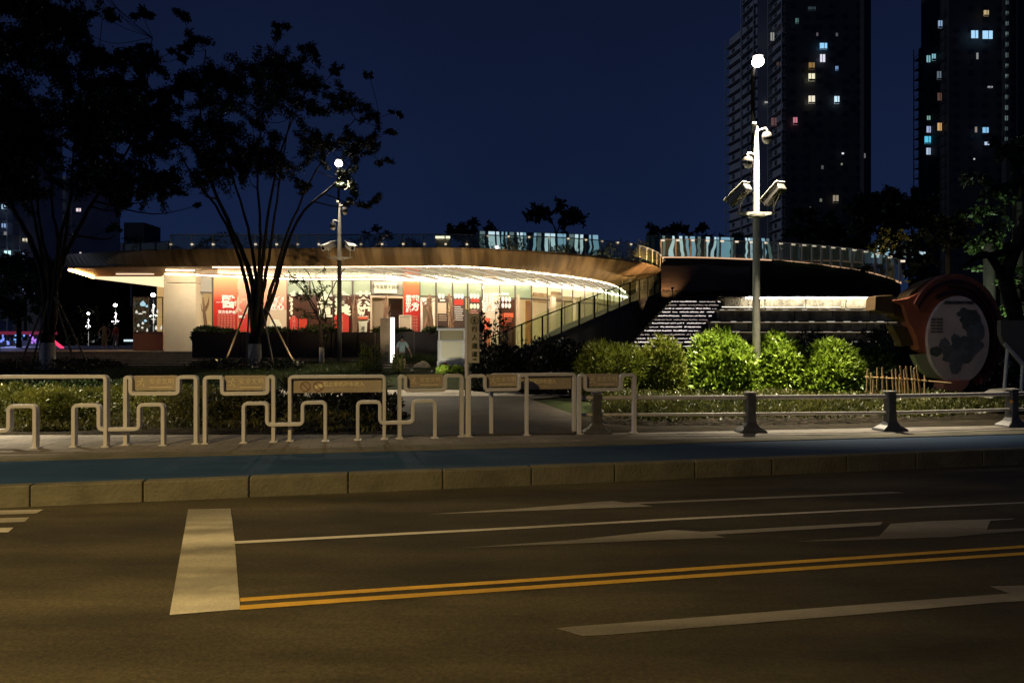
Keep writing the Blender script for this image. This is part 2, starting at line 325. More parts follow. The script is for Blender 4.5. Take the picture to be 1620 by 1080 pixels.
M['facing'] = mat('brown_facing', (0.040, 0.022, 0.011), 0.9, c2=(0.07, 0.038, 0.018), scale=1.5, bump=.4)
M['canopy'] = mat('brown_canopy_underside', (0.26, 0.15, 0.07), 0.45, c2=(0.34, 0.20, 0.10), scale=1)
M['lumceil'] = mat('luminous_inner_ceiling', (0.6, 0.5, 0.36), 0.6, emis=(1.0, 0.80, 0.48), es=1.1)  # inner ceiling given its own glow in place of room lamps
M['woodband'] = wood('stained_wood_band', (0.15, 0.095, 0.045), (0.38, 0.26, 0.135), (0, R(0), R(38)), 1.6)
M['soffit'] = mat('backlit_stretch_ceiling', (0.60, 0.52, 0.38), 0.22, metal=0.45, c2=(0.72, 0.64, 0.48), scale=0.8, stretch=(1, 0.3, 1), emis=(1.0, 0.80, 0.52), es=0.11)  # own glow put into the ceiling in place of lamplight on it
M['slatled'] = emi('ceiling_light_line', (1.0, 0.86, 0.62), 0.50)
M['fasciadark'] = mat('dark_bronze_fascia', (0.07, 0.055, 0.04), 0.5, c2=(0.11, 0.085, 0.06), scale=2)
M['cream'] = mat('cream_plaster', (0.60, 0.50, 0.36), 0.75, c2=(0.66, 0.56, 0.41), scale=1.5, bump=0.1)
M['stone'] = mat('terrace_stone', (0.09, 0.078, 0.05), 0.7, c2=(0.36, 0.31, 0.21), scale=2.8, bump=0.7, bscale=9, detail=9, stretch=(1, 1, 0.6))
M['wetstone'] = mat('wet_dark_stone', (0.03, 0.025, 0.022), 0.25, c2=(0.08, 0.065, 0.055), scale=6, bump=0.6, bscale=20, spec=0.6)
M['concrete'] = mat('stained_concrete', (0.07, 0.065, 0.055), 0.8, c2=(0.15, 0.14, 0.12), scale=1.2, bump=0.3, bscale=12, stretch=(1, 1, 0.3))
M['planter'] = mat('dark_planter_panel', (0.012, 0.006, 0.005), 0.5, c2=(0.022, 0.011, 0.008), scale=2)
M['step'] = mat('dark_granite_step', (0.075, 0.06, 0.045), 0.7, c2=(0.14, 0.115, 0.09), scale=5, bump=0.2)
M['balglass'] = glass('balustrade_glass', (0.80, 0.90, 0.82), 0.12, 0.24, (0.50, 0.52, 0.26))  # yellow-green haze colour stands for light reflected in the panes
M['shopglass'] = glass('shop_glass', (0.92, 0.95, 0.92), 0.06, 0.02)
M['transom'] = mat('frosted_transom_glass', (0.36, 0.42, 0.27), 0.3, c2=(0.26, 0.33, 0.23), scale=0.5, emis=(0.60, 0.72, 0.42), es=0.10)  # faint glow put into the panes for the lit room behind
M['mullion'] = mat('dark_bronze_mullion', (0.09, 0.065, 0.05), 0.4)
M['brownglass'] = mat('dark_brown_window_film', (0.055, 0.022, 0.014), 0.25, c2=(0.09, 0.035, 0.02), scale=1, spec=0.5)
M['red'] = mat('red_banner', (0.50, 0.028, 0.016), 0.7, c2=(0.58, 0.045, 0.025), scale=2)
M['orange'] = mat('orange_red_banner', (0.72, 0.14, 0.06), 0.7)
M['beige'] = mat('beige_banner', (0.62, 0.48, 0.34), 0.7)
M['grey'] = mat('grey_panel', (0.36, 0.34, 0.29), 0.6)
M['ivory'] = mat('ivory_sign', (0.82, 0.80, 0.62), 0.6)
M['ink'] = mat('ink', (0.03, 0.04, 0.02), 0.6)
M['whitetxt'] = mat('white_lettering', (0.85, 0.82, 0.76), 0.6)
M['paletxt'] = mat('pale_red_lettering', (0.72, 0.30, 0.22), 0.6)
M['root'] = mat('driftwood', (0.16, 0.085, 0.05), 0.7, c2=(0.32, 0.18, 0.11), scale=3, bump=0.8, bscale=8, stretch=(1, 1, 0.2))
M['brownwood'] = mat('brown_door_wood', (0.42, 0.18, 0.045), 0.5)
M['curtain'] = mat('beige_curtain', (0.42, 0.32, 0.21), 0.8, c2=(0.30, 0.22, 0.14), scale=1.0, stretch=(6, 6, 0.2))
M['ledwarm'] = emi('warm_led_strip', (1.0, 0.80, 0.50), 70)
M['ledsoft'] = emi('soft_led_strip', (1.0, 0.87, 0.66), 42)
M['ledorange'] = emi('amber_led_strip', (1.0, 0.50, 0.15), 45)
M['ledwhite'] = emi('white_led_strip', (1.0, 0.93, 0.80), 60)
M['ledstep'] = emi('step_led', (1.0, 0.86, 0.80), 1.1)  # glow that stands for glints of falling water
M['ledpath'] = emi('path_edge_led', (1.0, 0.58, 0.33), 0.75)
M['lamp'] = emi('lamp_diffuser', (1.0, 0.9, 0.78), 30)
M['screenlight'] = emi('backlit_blue_white', (0.32, 0.60, 0.78), 0.62)
M['screenlight3'] = emi('backlit_dim_grey', (0.28, 0.42, 0.42), 0.36)
M['screenlight2'] = emi('backlit_pale_white', (0.62, 0.84, 0.92), 0.85)
M['screendark'] = mat('dark_teal_glass', (0.02, 0.045, 0.055), 0.15, spec=0.6)
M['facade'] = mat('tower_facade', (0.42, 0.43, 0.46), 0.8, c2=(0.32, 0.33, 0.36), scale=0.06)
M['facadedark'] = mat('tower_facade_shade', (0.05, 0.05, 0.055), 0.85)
M['farfacade'] = mat('far_tower_facade', (0.40, 0.41, 0.46), 0.8, c2=(0.30, 0.31, 0.36), scale=0.08)
M['winoff'] = mat('unlit_window', (0.02, 0.025, 0.035), 0.3, spec=0.3)
M['skin'] = mat('skin', (0.50, 0.30, 0.20), 0.55)
M['mint'] = mat('pale_mint_cotton', (0.60, 0.75, 0.66), 0.8)
M['navy'] = mat('dark_shorts', (0.015, 0.015, 0.025), 0.8)
M['hair'] = mat('black_hair', (0.012, 0.009, 0.008), 0.6)
M['khaki'] = mat('khaki_cotton', (0.38, 0.25, 0.12), 0.8)
M['redshirt'] = mat('red_cotton', (0.42, 0.06, 0.02), 0.8)
M['greypants'] = mat('grey_pants', (0.16, 0.12, 0.12), 0.8)
M['bamboo'] = mat('bamboo_cane', (0.42, 0.27, 0.11), 0.55, c2=(0.30, 0.22, 0.12), scale=5)
M['sculpred'] = mat('red_orange_sculpture', (0.40, 0.115, 0.055), 0.6, c2=(0.30, 0.085, 0.042), scale=2.5)
M['sculpdark'] = mat('dark_maroon_groove', (0.035, 0.008, 0.006), 0.5)
M['sculpyel'] = mat('ochre_sculpture', (0.085, 0.05, 0.016), 0.6, c2=(0.065, 0.036, 0.013), scale=2)
M['sculpgreen'] = mat('pale_green_leaf_panel', (0.32, 0.34, 0.18), 0.6)
M['sculppink'] = mat('salmon_sculpture', (0.55, 0.20, 0.13), 0.6)
M['mapface'] = mat('map_face', (0.62, 0.48, 0.42), 0.6, c2=(0.72, 0.57, 0.50), scale=4)
M['mappatch'] = mat('map_grey_green', (0.13, 0.135, 0.13), 0.6, c2=(0.20, 0.20, 0.22), scale=5, contrast=(0.4, 0.6))
M['mappatch2'] = mat('map_dark_green', (0.08, 0.09, 0.065), 0.6, c2=(0.13, 0.13, 0.11), scale=8)
M['barkblack'] = mat('shaded_dark_bark', (0.008, 0.007, 0.006), 0.95, c2=(0.018, 0.015, 0.012), scale=5, bump=.6, spec=.1)
M['mast'] = mat('matt_black_mast', (0.006, 0.006, 0.006), 1.0, spec=0)
M['sculpring'] = mat('maroon_ring', (0.25, 0.075, 0.045), 0.6, c2=(0.17, 0.052, 0.034), scale=3)
M['board'] = mat('board_panel', (0.13, 0.11, 0.085), 0.7, c2=(0.16, 0.135, 0.10), scale=3)
M['redlamp'] = mat('red_tail_lens', (0.35, 0.01, 0.01), 0.25)

# ------------------------------------------------------------------ lettering
def text(s, size, m, pos, right, name='lettering', parent=None, up=(0,0,1), ext=0.004, bold=0.0, line=1.0, align='CENTER'):
    cu = bpy.data.curves.new(name, 'FONT'); cu.body = s; cu.size = size; cu.extrude = ext; cu.offset = bold; cu.align_x = align; cu.align_y = 'CENTER'; cu.space_line = line
    cu.resolution_u = 2
    tmp = bpy.data.objects.new('tmp', cu); col.objects.link(tmp)
    dg = bpy.context.evaluated_depsgraph_get(); me = bpy.data.meshes.new_from_object(tmp.evaluated_get(dg))
    bpy.data.objects.remove(tmp); bpy.data.curves.remove(cu)
    me.materials.clear(); me.materials.append(m)
    r = Vector(right).normalized(); u = Vector(up).normalized(); n = r.cross(u)
    me.transform(Matrix.Translation(Vector(pos)) @ Matrix((r, u, n)).transposed().to_4x4())
    me.name = name
    o = link(name, me, parent)
    if parent is not None: KIDS.setdefault(parent.name, []).append(o)
    return o

# ------------------------------------------------------------------ foliage
def leaf_mesh(name, m, c, d, L, W, parent=None, rng=None):
    c = np.asarray(c, float); d = np.asarray(d, float); n = len(c); rng = rng or np.random.default_rng(1)
    d /= np.linalg.norm(d, axis=1, keepdims=True)+1e-9
    s = np.cross(d, rng.normal(size=(n, 3))); s /= np.linalg.norm(s, axis=1, keepdims=True)+1e-9
    nn = np.cross(s, d)
    Ls = (L*rng.uniform(0.65, 1.25, n))[:, None]; Ws = (W*rng.uniform(0.75, 1.2, n))[:, None]
    mid = c+d*Ls*0.45
    v = np.stack([c, mid+s*Ws/2+nn*Ws*0.18, c+d*Ls, mid-s*Ws/2+nn*Ws*0.18], 1).reshape(-1, 3)
    me = bpy.data.meshes.new(name); me.vertices.add(4*n); me.vertices.foreach_set('co', v.ravel())
    me.loops.add(4*n); me.loops.foreach_set('vertex_index', np.arange(4*n, dtype=np.int32))
    me.polygons.add(n); me.polygons.foreach_set('loop_start', np.arange(0, 4*n, 4, dtype=np.int32))
    try: me.polygons.foreach_set('loop_total', np.full(n, 4, dtype=np.int32))
    except Exception: pass
    me.materials.append(m); me.update(calc_edges=True); me.validate()
    o = link(name, me, parent)
    if parent is not None: KIDS.setdefault(parent.name, []).append(o)
    return o
def lump(dirs, rng, k=7, amp=0.22):
    f = np.ones(len(dirs))
    for _ in range(k):
        a = rng.normal(size=3); a /= np.linalg.norm(a); f += amp*np.maximum(0, (dirs@a)-0.55)*rng.uniform(0.3, 1.6)-amp*0.08
    return f
def bush(name, label, cat, c, r, n, L, W, m, seed, group=None, k=5, up=0.35, fill=0.35, amp=0.25, stems=5, flat=False):
    rng = np.random.default_rng(seed); c = Vector(c)
    root = empty(name, (c.x, c.y, c.z), label, cat, group)
    n1 = max(1, n//k); u = rng.normal(size=(n1, 3)); u[:, 2] = np.abs(u[:, 2])*1.1-0.35*rng.random(n1); u /= np.linalg.norm(u, axis=1, keepdims=True)
    if flat: u = np.sign(u)*np.abs(u)**0.6
    f = lump(u/np.linalg.norm(u, axis=1, keepdims=True), rng, 9, amp); rad = f*(1-np.abs(rng.normal(size=n1))*0.10)
    inner = rng.random(n1) < fill; rad[inner] *= rng.uniform(0.55, 0.92, inner.sum())
    p = u*rad[:, None]*np.array(r); p[:, 2] = np.maximum(p[:, 2], -0.02)+0.0
    P0 = np.repeat(p, k, 0)+rng.normal(size=(n1*k, 3))*L*0.25
    D = np.repeat(u, k, 0)*0.9+rng.normal(size=(n1*k, 3))*0.75; D[:, 2] += up
    P0 += np.array([c.x, c.y, c.z]); P0[:, 2] = np.maximum(P0[:, 2], c.z+0.01)
    leaf_mesh('foliage', m, P0, D, L, W, root, rng)
    mb = MB()
    for i in range(stems):
        a = rng.uniform(0, 6.28); q = Vector((math.cos(a)*r[0]*0.55*rng.random(), math.sin(a)*r[1]*0.55*rng.random(), r[2]*0.75))
        mb.tube([c+Vector((q.x*0.2, q.y*0.2, -0.05)), c+q*0.55, c+q], [0.018, 0.012, 0.005], 5)
    if stems: mb.build('stem', M['bark'], root, smooth=True)
    return root

# ================================================================== SETTING
XR = Vector((math.cos(R(12.3)), math.sin(R(12.3)), 0))      # the way the road runs
def ext(a, b, t): return a+(b-a)*t
def structure(mb, name, m, **k):
    o = mb.build(name, m, **k); tag(o, kind='structure'); return o
kb = [G(0, 803, 0), G(400, 790, 0), G(700, 776, 0), G(1100, 758, 0), G(1620, 734, 0)]
kl = ext(kb[0], kb[-1], -2.2); kr = ext(kb[0], kb[-1], 3.2)
def kerbpt(t): return ext(kb[0], kb[-1], t)
# ground sheet to the horizon, road, lane, pavement
structure(MB().quad((-900, -400, -0.06), (900, -400, -0.06), (900, 1500, -0.06), (-900, 1500, -0.06)), 'ground', M['soil'])
structure(MB().poly([kl, kl+Vector((0, -60, 0)), kr+Vector((0, -70, 0)), kr]), 'road', M['asphalt'])
N = Vector((-XR.y, XR.x, 0))
ktl, ktr = kl+Vector((0, 0, .2)), kr+Vector((0, 0, .2))
b0, b1 = G(0, 730, .2), G(1620, 687, .2)
bl, br = ext(b0, b1, -2.2), ext(b0, b1, 3.0)
kw = N*0.16
structure(MB().poly([ktl+kw*0.6, ktr+kw*0.6, br, bl]), 'cycle_lane', M['blue'])
# kerb stones: one kerb, jointed every metre or so
mb = MB(); xs = [-260, -130, 47, 226, 394, 551, 701, 841, 973, 1100, 1222, 1340, 1450, 1555, 1660, 1760, 1860]
def on_kerb(px):    # point of the kerb foot seen at column px
    lo, hi = -2.0, 3.0
    for _ in range(40):
        m_ = (lo+hi)/2; q = kerbpt(m_)
        if q.x/q.y*F+810 < px: lo = m_
        else: hi = m_
    return kerbpt(lo)
ks = [kl]+[on_kerb(x) for x in xs]+[kr]
for i in range(len(ks)-1):
    a, b = ks[i], ks[i+1]; t = (b-a).normalized(); g = 0.0045; zt = 0.203
    rr = random.Random(i); yo = rr.uniform(-0.004, 0.004)
    mb.obox(a+t*g+N*yo+Vector((0, 0, -.1)), t*((b-a).length-2*g), N*0.15, (0, 0, zt+.1+rr.uniform(-.002, .002)))
structure(mb, 'kerb', M['kerb'], bevel=0.014)
# light edging strip behind the lane, then the pavement
e0, e1 = G(0, 722.5, .2), G(1620, 681.5, .2); el, er = ext(e0, e1, -2.2), ext(e0, e1, 3.0)
structure(MB().prism([bl+Vector((0,0,-.05)), br+Vector((0,0,-.05)), er+Vector((0,0,-.05)), el+Vector((0,0,-.05))], (0, 0, 0.062)), 'edging_strip', M['kerb'])
pbk = [G(-500, 690, .2), G(0, 688, .2), G(640, 687, .2), G(1020, 684, .2), G(1620, 672, .2), G(2300, 662, .2)]
structure(MB().poly([el, er, pbk[5], pbk[4], pbk[3], pbk[2], pbk[1], pbk[0]]), 'pavement', M['pave'])
# park land rising gently behind
def landz(x, y):
    t = min(1, max(0, (y-20)/14)); return 0.19+0.42*t*t*(3-2*t)
def sheet(name, x0, x1, y0, y1, nx, ny, fz, m):
    mb = MB(); vs = []
    for j in range(ny+1):
        for i in range(nx+1):
            x = x0+(x1-x0)*i/nx; y = y0+(y1-y0)*j/ny; vs.append((x, y, fz(x, y)))
    fs = [(j*(nx+1)+i, j*(nx+1)+i+1, (j+1)*(nx+1)+i+1, (j+1)*(nx+1)+i) for j in range(ny) for i in range(nx)]
    mb.add(vs, fs); return structure(mb, name, m, smooth=True)
def fz_lawn(x, y):
    # falls away under the pavement in front
    yb = interp([p.x for p in pbk], [p.y for p in pbk], x)
    if y < yb-0.05: return -0.05
    return landz(x, y)-0.012
sheet('park_lawn', -70, 70, 8, 120, 140, 112, fz_lawn, M['lawn'])
structure(MB().poly(pbk+[p+Vector((0, 2.6, 0)) for p in reversed(pbk)]), 'planting_bed', M['soil'])
for q in [bpy.data.objects['planting_bed']]: q.location.z = -0.02
# entrance path and the pale cross path
A = [G(632, 690, .2), G(915, 687, .2), G(905, 655, .2), G(840, 632, .2), G(960, 622, .2), G(440, 622, .2), G(560, 640, .2), G(625, 668, .2)]
structure(MB().poly([p+Vector((0, 0, .012)) for p in A]), 'entrance_path', M['path'])
A = [G(-300, 630, .2), G(380, 628.5, .2), G(600, 627.5, .2), G(760, 627, .2), G(900, 626, .2), G(900, 617.5, .2), G(620, 617.5, .2), G(420, 618, .2), G(-300, 621, .2)]
structure(MB().poly([p+Vector((0, 0, .018)) for p in A]), 'cross_path', M['pathlight'])

# ------------------------------------------------------------------ road markings
def marking(pts, m, name, label, group=None, z=0.004):
    o = MB().poly([G(x, y, 0)+Vector((0, 0, z)) for x, y in pts]).build(name, m); tag(o, kind='structure'); return o
def strip(up, lo): return list(up)+list(reversed(lo))
marking([(0-150, 811), (68, 806), (57, 812.5), (-150, 818)], M['white_paint'], 'crosswalk_stripe', '')
marking([(-150, 824), (46, 818.5), (39, 825.5), (-150, 832)], M['white_paint'], 'crosswalk_stripe', '')
marking([(-150, 839), (21.5, 834.5), (13, 842), (-150, 847)], M['white_paint'], 'crosswalk_stripe', '')
# stop line
marking([(297.7, 805.7), (365, 804.7), (371.5, 858), (380, 964), (268.3, 973)], M['stop_paint'], 'stop_line', '')
marking(strip([(371, 856.3), (540, 847.7), (810, 834), (1080, 819.2), (1350, 806.3), (1620, 794.2), (1900, 781.5)],
              [(371.5, 860.3), (540, 851.4), (810, 837.3), (1080, 822.2), (1350, 808.6), (1620, 796.1), (1900, 783)]), M['white_paint'], 'lane_line', '')
marking(strip([(380, 946.3), (540, 934.7), (810, 917.2), (1080, 898.7), (1350, 880.5), (1620, 862.7), (1900, 845)],
              [(380, 952), (540, 940.3), (810, 922.3), (1080, 903.8), (1350, 885.2), (1620, 866.8), (1900, 848.6)]), M['yellow_paint'], 'yellow_centre_line', '')
marking(strip([(380, 958), (540, 946.5), (810, 928.6), (1080, 910), (1350, 891.5), (1620, 873.6), (1900, 855.5)],
              [(380, 965), (540, 953.2), (810, 934.6), (1080, 915.6), (1350, 896.6), (1620, 878), (1900, 859.5)]), M['yellow_paint'], 'yellow_centre_line', '')
marking([(677, 813.7), (827, 804.2), (950, 793.6), (970, 792.7), (990, 795.2), (1080, 791.6), (1250, 784.5), (1412, 777.6), (1432, 779.8), (1415, 780.6), (1250, 787.6), (1080, 794.6), (1010, 797.7), (1033, 801), (950, 804), (827, 808.3)], M['thin_paint'], 'lane_arrow', '')
marking([(730, 866.8), (900, 855), (1000, 844.5), (1063, 838.3), (1083, 839.3), (1113, 841.2), (1250, 833.5), (1397, 825.6), (1392, 830.8), (1250, 839.2), (1130, 846), (1148, 850.2), (1060, 853.8), (900, 860.2)], M['thin_paint'], 'lane_arrow', '')
marking([(1255, 856.8), (1320, 853), (1391, 848.4), (1409, 828.6), (1480, 824), (1565, 821.5), (1607, 820.2), (1600, 822), (1567, 823.6), (1561, 838), (1640, 835), (1640, 838.5), (1560, 844.5), (1500, 850), (1463, 850.9), (1330, 855.6)], M['thin_paint'], 'lane_arrow', '')
marking([(880, 994.3), (905, 991.5), (1080, 978.6), (1350, 957.5), (1597, 939), (1565, 927.6), (1660, 925.5), (1660, 949), (1580, 953), (1350, 973), (1080, 995), (950, 1005.5), (920, 1006), (900, 1000)], M['thin_paint'], 'lane_arrow', '')

FA, FD = M['facade'], M['facadedark']
# ------------------------------------------------------------------ sky-side: apartment towers
def ray_tower(name, label, group, facets, floor=3.0, base=-2, seed=1, cat='apartment tower', wins=(), dimwins=0):
    """facets: (pxa, da, pxb, db, top_py, mat, balcony) each a vertical wall slab between two seen columns"""
    root = empty(name, tuple(Z(facets[0][0], facets[0][1], 0)), label, cat, group)
    rng = random.Random(seed); allw = MB(); nbal = 0; rest = MB()
    for (pa, da, pb, db, ty, m, balc, style) in facets:
        dm = (da+db)/2; zt = H+(540-ty)/F*dm
        a = Z(pa, da, base); b = Z(pb, db, base); t = (b-a).normalized(); n = Vector((t.y, -t.x, 0)); L = (b-a).length
        MB().obox(a, b-a, -n*14, (0, 0, zt-base)).build('wall', m, root)
        nf = int((zt-2)/floor); fl = MB(); ed = MB()
        if balc:
            for k in range(1, nf+1):
                z = k*floor
                fl = MB(); fl.obox(a+Vector((0, 0, z-base))+n*0.02, b-a, n*1.3, (0, 0, 0.22))
                fl.obox(a+Vector((0, 0, z-base+.22))+n*1.22, t*.1, n*0.08, (0, 0, 0.9)).obox(a+Vector((0, 0, z-base+1.0))+n*1.22, b-a, n*0.08, (0, 0, 0.10))
                if nbal < 95: fl.build('balcony', m, root)
                else: rest.add(fl.v, fl.f)
                nbal += 1
            for q in np.linspace(0, 1, style):
                ed.obox(a+t*(L*q-0.15)+n*1.32, t*0.3, n*0.15, (0, 0, zt-base))
            ed.build('pilaster', m, root)
        nb = max(1, int(L/3.6))
        for k in range(nf):
            for j in range(nb):
                if rng.random() < 0.82:
                    u = (j+0.5)/nb*L-0.75
                    allw.obox(a+t*u+n*0.03+Vector((0, 0, k*floor+1.0-base)), t*1.5, n*0.05, (0, 0, 1.35))
    if rest.v: o = rest.build('balcony', FA, root); o['kind'] = 'stuff'
    o = allw.build('window', M['winoff'], root); o['kind'] = 'stuff'
    return root
LW = {}
def litwin(root, px, py, w, h, d, c, s):
    key = (round(c[0], 2), round(c[1], 2), round(c[2], 2), s)
    if key not in LW: LW[key] = emi('lit_window_%02d' % len(LW), c, s)
    a = P(px-w/2, py+h/2, d); b = P(px+w/2, py-h/2, d); ww = b.x-a.x; hh = b.z-a.z
    mb = MB(); rr = random.Random(int(px*7+py)); mb.obox((a.x, d, a.z), (ww, 0, 0), (0, 0.12, 0), (0, 0, hh))
    o = mb.build('lit_window', LW[key], root)
    if w > 4:
        fr = MB(); fr.obox((a.x+ww*rr.uniform(.35, .6), d-.06, a.z), (0.14, 0, 0), (0, 0.05, 0), (0, 0, hh))
        if rr.random() < .6: fr.obox((a.x, d-.06, a.z), (ww, 0, 0), (0, 0.05, 0), (0, 0, hh*rr.uniform(.1, .3)))
        f = fr.build('window_frame', M['winoff'], o)
FA, FD = M['facade'], M['facadedark']
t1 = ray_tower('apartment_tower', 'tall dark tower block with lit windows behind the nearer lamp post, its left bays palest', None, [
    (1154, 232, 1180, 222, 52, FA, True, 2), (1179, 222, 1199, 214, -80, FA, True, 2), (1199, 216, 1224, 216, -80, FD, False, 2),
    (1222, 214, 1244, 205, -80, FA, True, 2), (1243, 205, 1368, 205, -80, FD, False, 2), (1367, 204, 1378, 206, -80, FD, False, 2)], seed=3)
for (x, y, w, h, c, s) in [
    (198, 168, 26, 28, (.55, .5, .5), .35), (290, 165, 16, 36, (.6, .6, .55), .45), (401, 95, 14, 24, (.2, .4, .4), .35), (520, 208, 32, 28, (.3, .65, 1), 1.0),
    (516, 262, 22, 34, (.85, .85, 1), .9), (467, 297, 26, 30, (.6, .35, .12), .45), (467, 348, 28, 34, (1, .95, .65), .9), (467, 448, 28, 34, (1, .9, .7), .9),
    (580, 308, 12, 20, (.3, .55, 1), .6), (580, 450, 22, 34, (.6, .85, 1), 1.0), (393, 545, 18, 34, (1, .35, .45), .55), (297, 550, 24, 40, (.5, .25, .25), .22),
    (209, 358, 9, 24, (.6, .85, 1), .8), (262, 460, 12, 7, (.9, .9, .8), .5), (575, 895, 24, 34, (.6, .5, .35), .45),
    (607, 690, 9, 7, (.9, .9, 1), .9), (602, 738, 7, 9, (.5, .5, .4), .4), (515, 752, 10, 16, (.4, .4, .4), .18), (508, 900, 10, 14, (.5, .5, .4), .25), (465, 940, 12, 22, (.4, .4, .35), .25),
    (130, 610, 10, 30, (.35, .5, .7), .22), (155, 435, 10, 22, (.3, .45, .5), .2), (133, 380, 16, 16, (.2, .35, .35), .2), (200, 250, 20, 24, (.3, .3, .3), .1), (468, 40, 34, 18, (.15, .25, .3), .15), (320, 290, 22, 20, (.3, .2, .2), .15), (136, 518, 12, 30, (.3, .3, .3), .25), (492, 155, 8, 14, (.5, .4, .5), .2), (580, 156, 9, 14, (.4, .35, .5), .2), (706, 700, 6, 20, (.5, .5, .5), .25)]:
    px = 1120+x/2.842; d = 203.5 if px > 1243 else (205-(px-1243)*-.0 + (1243-px)*0.36-2.6)
    litwin(t1, px, y/2.842, w/2.842, h/2.842, d, c, s)
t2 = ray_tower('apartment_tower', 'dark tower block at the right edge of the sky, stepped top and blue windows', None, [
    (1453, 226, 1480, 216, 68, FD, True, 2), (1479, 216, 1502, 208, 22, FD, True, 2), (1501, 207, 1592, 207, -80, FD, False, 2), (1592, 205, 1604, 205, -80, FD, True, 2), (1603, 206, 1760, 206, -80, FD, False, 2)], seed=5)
W2 = [(1252, 60, 22, 26, (1, .75, .4), .5), (1200, 155, 30, 34, (.4, .7, 1), 1.0), (1258, 157, 44, 36, (.4, .7, 1), 1.0), (1045, 110, 18, 34, (.4, .6, .9), .6), (992, 265, 16, 30, (.3, .7, .8), .6),
    (1016, 258, 16, 30, (.3, .7, .8), .7), (1040, 340, 18, 38, (.35, .45, .55), .3), (1042, 435, 18, 34, (.35, .2, .15), .25), (993, 530, 14, 18, (.4, .7, .6), .5), (993, 582, 18, 28, (.5, .6, .9), .7), (1042, 570, 18, 34, (1, .6, .25), .6),
    (989, 630, 28, 34, (.1, .6, .9), .9), (992, 680, 18, 30, (.6, .75, 1), .7), (1212, 252, 8, 28, (.6, .6, .6), .4), (1270, 392, 22, 8, (.9, .9, 1), .35), (1206, 583, 9, 24, (.6, .5, .45), .4), (1249, 585, 26, 24, (.3, .65, 1), .8),
    (1255, 645, 20, 14, (.6, .75, 1), .8), (1198, 715, 6, 6, (.9, .9, .9), .7)]
for k in range(14): W2.append((1346-k*0.3, 12+k*47.2, 12, 16+(k*7) % 6, (.35, .5, .5), .12+.05*((k*5) % 4)))
for (x, y, w, h, c, s) in W2:
    px = 1120+x/2.842; d = 204.6 if px > 1502 else 206.5+(1502-px)*0.36-2.9
    litwin(t2, px, y/2.842, w/2.842, h/2.842, min(d, 203.5) if px > 1590 else d, c, s)
FF = M['farfacade']
t3 = ray_tower('apartment_tower', 'hazy pale tower block at the left edge behind the tree trunks', None, [(-60, 160, 20, 158, 180, FF, True, 3), (20, 158, 62, 176, 200, FF, True, 3)], seed=8)
for (x, y, w, h, c, s) in [(5.5, 327, 6, 7, (.5, .75, 1), .9), (5.5, 357, 6, 7, (.4, .6, 1), .6), (8, 369, 4, 5, (.5, .5, .5), .35), (11.5, 401, 10, 9, (.6, .95, 1), 1.1), (37, 400, 3.5, 4, (.4, .6, 1), .7), (39, 380, 7, 6, (1, .9, .65), .7), (40, 433, 4, 4, (.7, .7, .8), .5)]:
    litwin(t3, x, y, w, h, 156 if x < 20 else 158, c, s)
t4 = ray_tower('apartment_tower', 'hazy grey tower block seen between the forked left tree and the roof edge', None, [(66, 185, 104, 180, 282, FF, True, 3), (104, 180, 143, 190, 290, FF, True, 3)], seed=9)
for (x, y, w, h, c, s) in [(124, 332, 7, 5, (1, .8, .85), .9), (117, 372, 5, 5, (.4, .7, .7), .4), (127, 400, 2.5, 2.5, (1, .9, .9), .6), (68, 343, 4, 9, (.4, .5, .6), .3)]:
    litwin(t4, x, y, w, h, 177, c, s)
t5 = ray_tower('apartment_tower', 'faint distant low block on the skyline left of the roof', None, [(196, 300, 228, 300, 352, M['facadedark'], False, 2), (176, 260, 262, 260, 384, FF, False, 2)], seed=10)

# ================================================================== PAVILION
PZ = 1.15                                    # terrace level
FPX = [255, 310, 480, 600, 740, 850, 945, 985]; FD_ = [36.0, 36.4, 39.0, 38.8, 40.6, 42.4, 47.7, 53.6]
def fd(px): return interp(FPX, FD_, px)
def FP(px, z, off=0.0): return Z(px, fd(px)-off, z)
def fz(px, py): return H-(py-540)/F*fd(px)
pav = empty('pavilion', tuple(Z(650, 39, PZ)), 'long curved glass fronted pavilion with a wood faced walkway roof', 'building')
# roof edge curves
oc = smooth_curve([Z(104, 35.0, 5.6), Z(200, 33.6, 5.6), Z(270, 33.0, 5.6), Z(450, 32.6, 5.6), Z(700, 32.3, 5.6), Z(817, 33.1, 5.6), Z(911, 34.6, 5.6), Z(981, 36.6, 5.6), Z(1020, 38.6, 5.6), Z(1043, 41.2, 5.6), Z(1051, 44.5, 5.5)], 120)
ic = smooth_curve([Z(108, 34.6, 5.0), Z(200, 33.9, 5.0), Z(310, 33.6, 5.0), Z(480, 33.4, 4.99), Z(650, 33.2, 4.99), Z(745, 33.3, 4.98), Z(850, 36.0, 4.97), Z(930, 39.6, 4.95), Z(972, 44.0, 4.95), Z(990, 50.0, 4.95)], 120)
oc = resample(oc, 140); ic = resample(ic, 140)
mid = [(a*0.5+b*0.5)+Vector((0, -0.05, -0.10)) for a, b in zip(oc, ic)]
lip = [p+Vector((0, -0.02, 0.10)) for p in oc]
kk = 34
MB().loft(lip, oc).loft(oc, mid).loft(mid, ic).build('roof_edge_band', M['woodband'], pav, smooth=True, merge=True)
# the dark bronze cover of the band's left end
a = [p+Vector((0, -0.06, 0.11)) for p in oc[:22]]; b = [p+Vector((0, -0.06, 0.08)) for p in ic[:22]]
MB().loft(a, b).build('edge_cover', M['fasciadark'], pav)
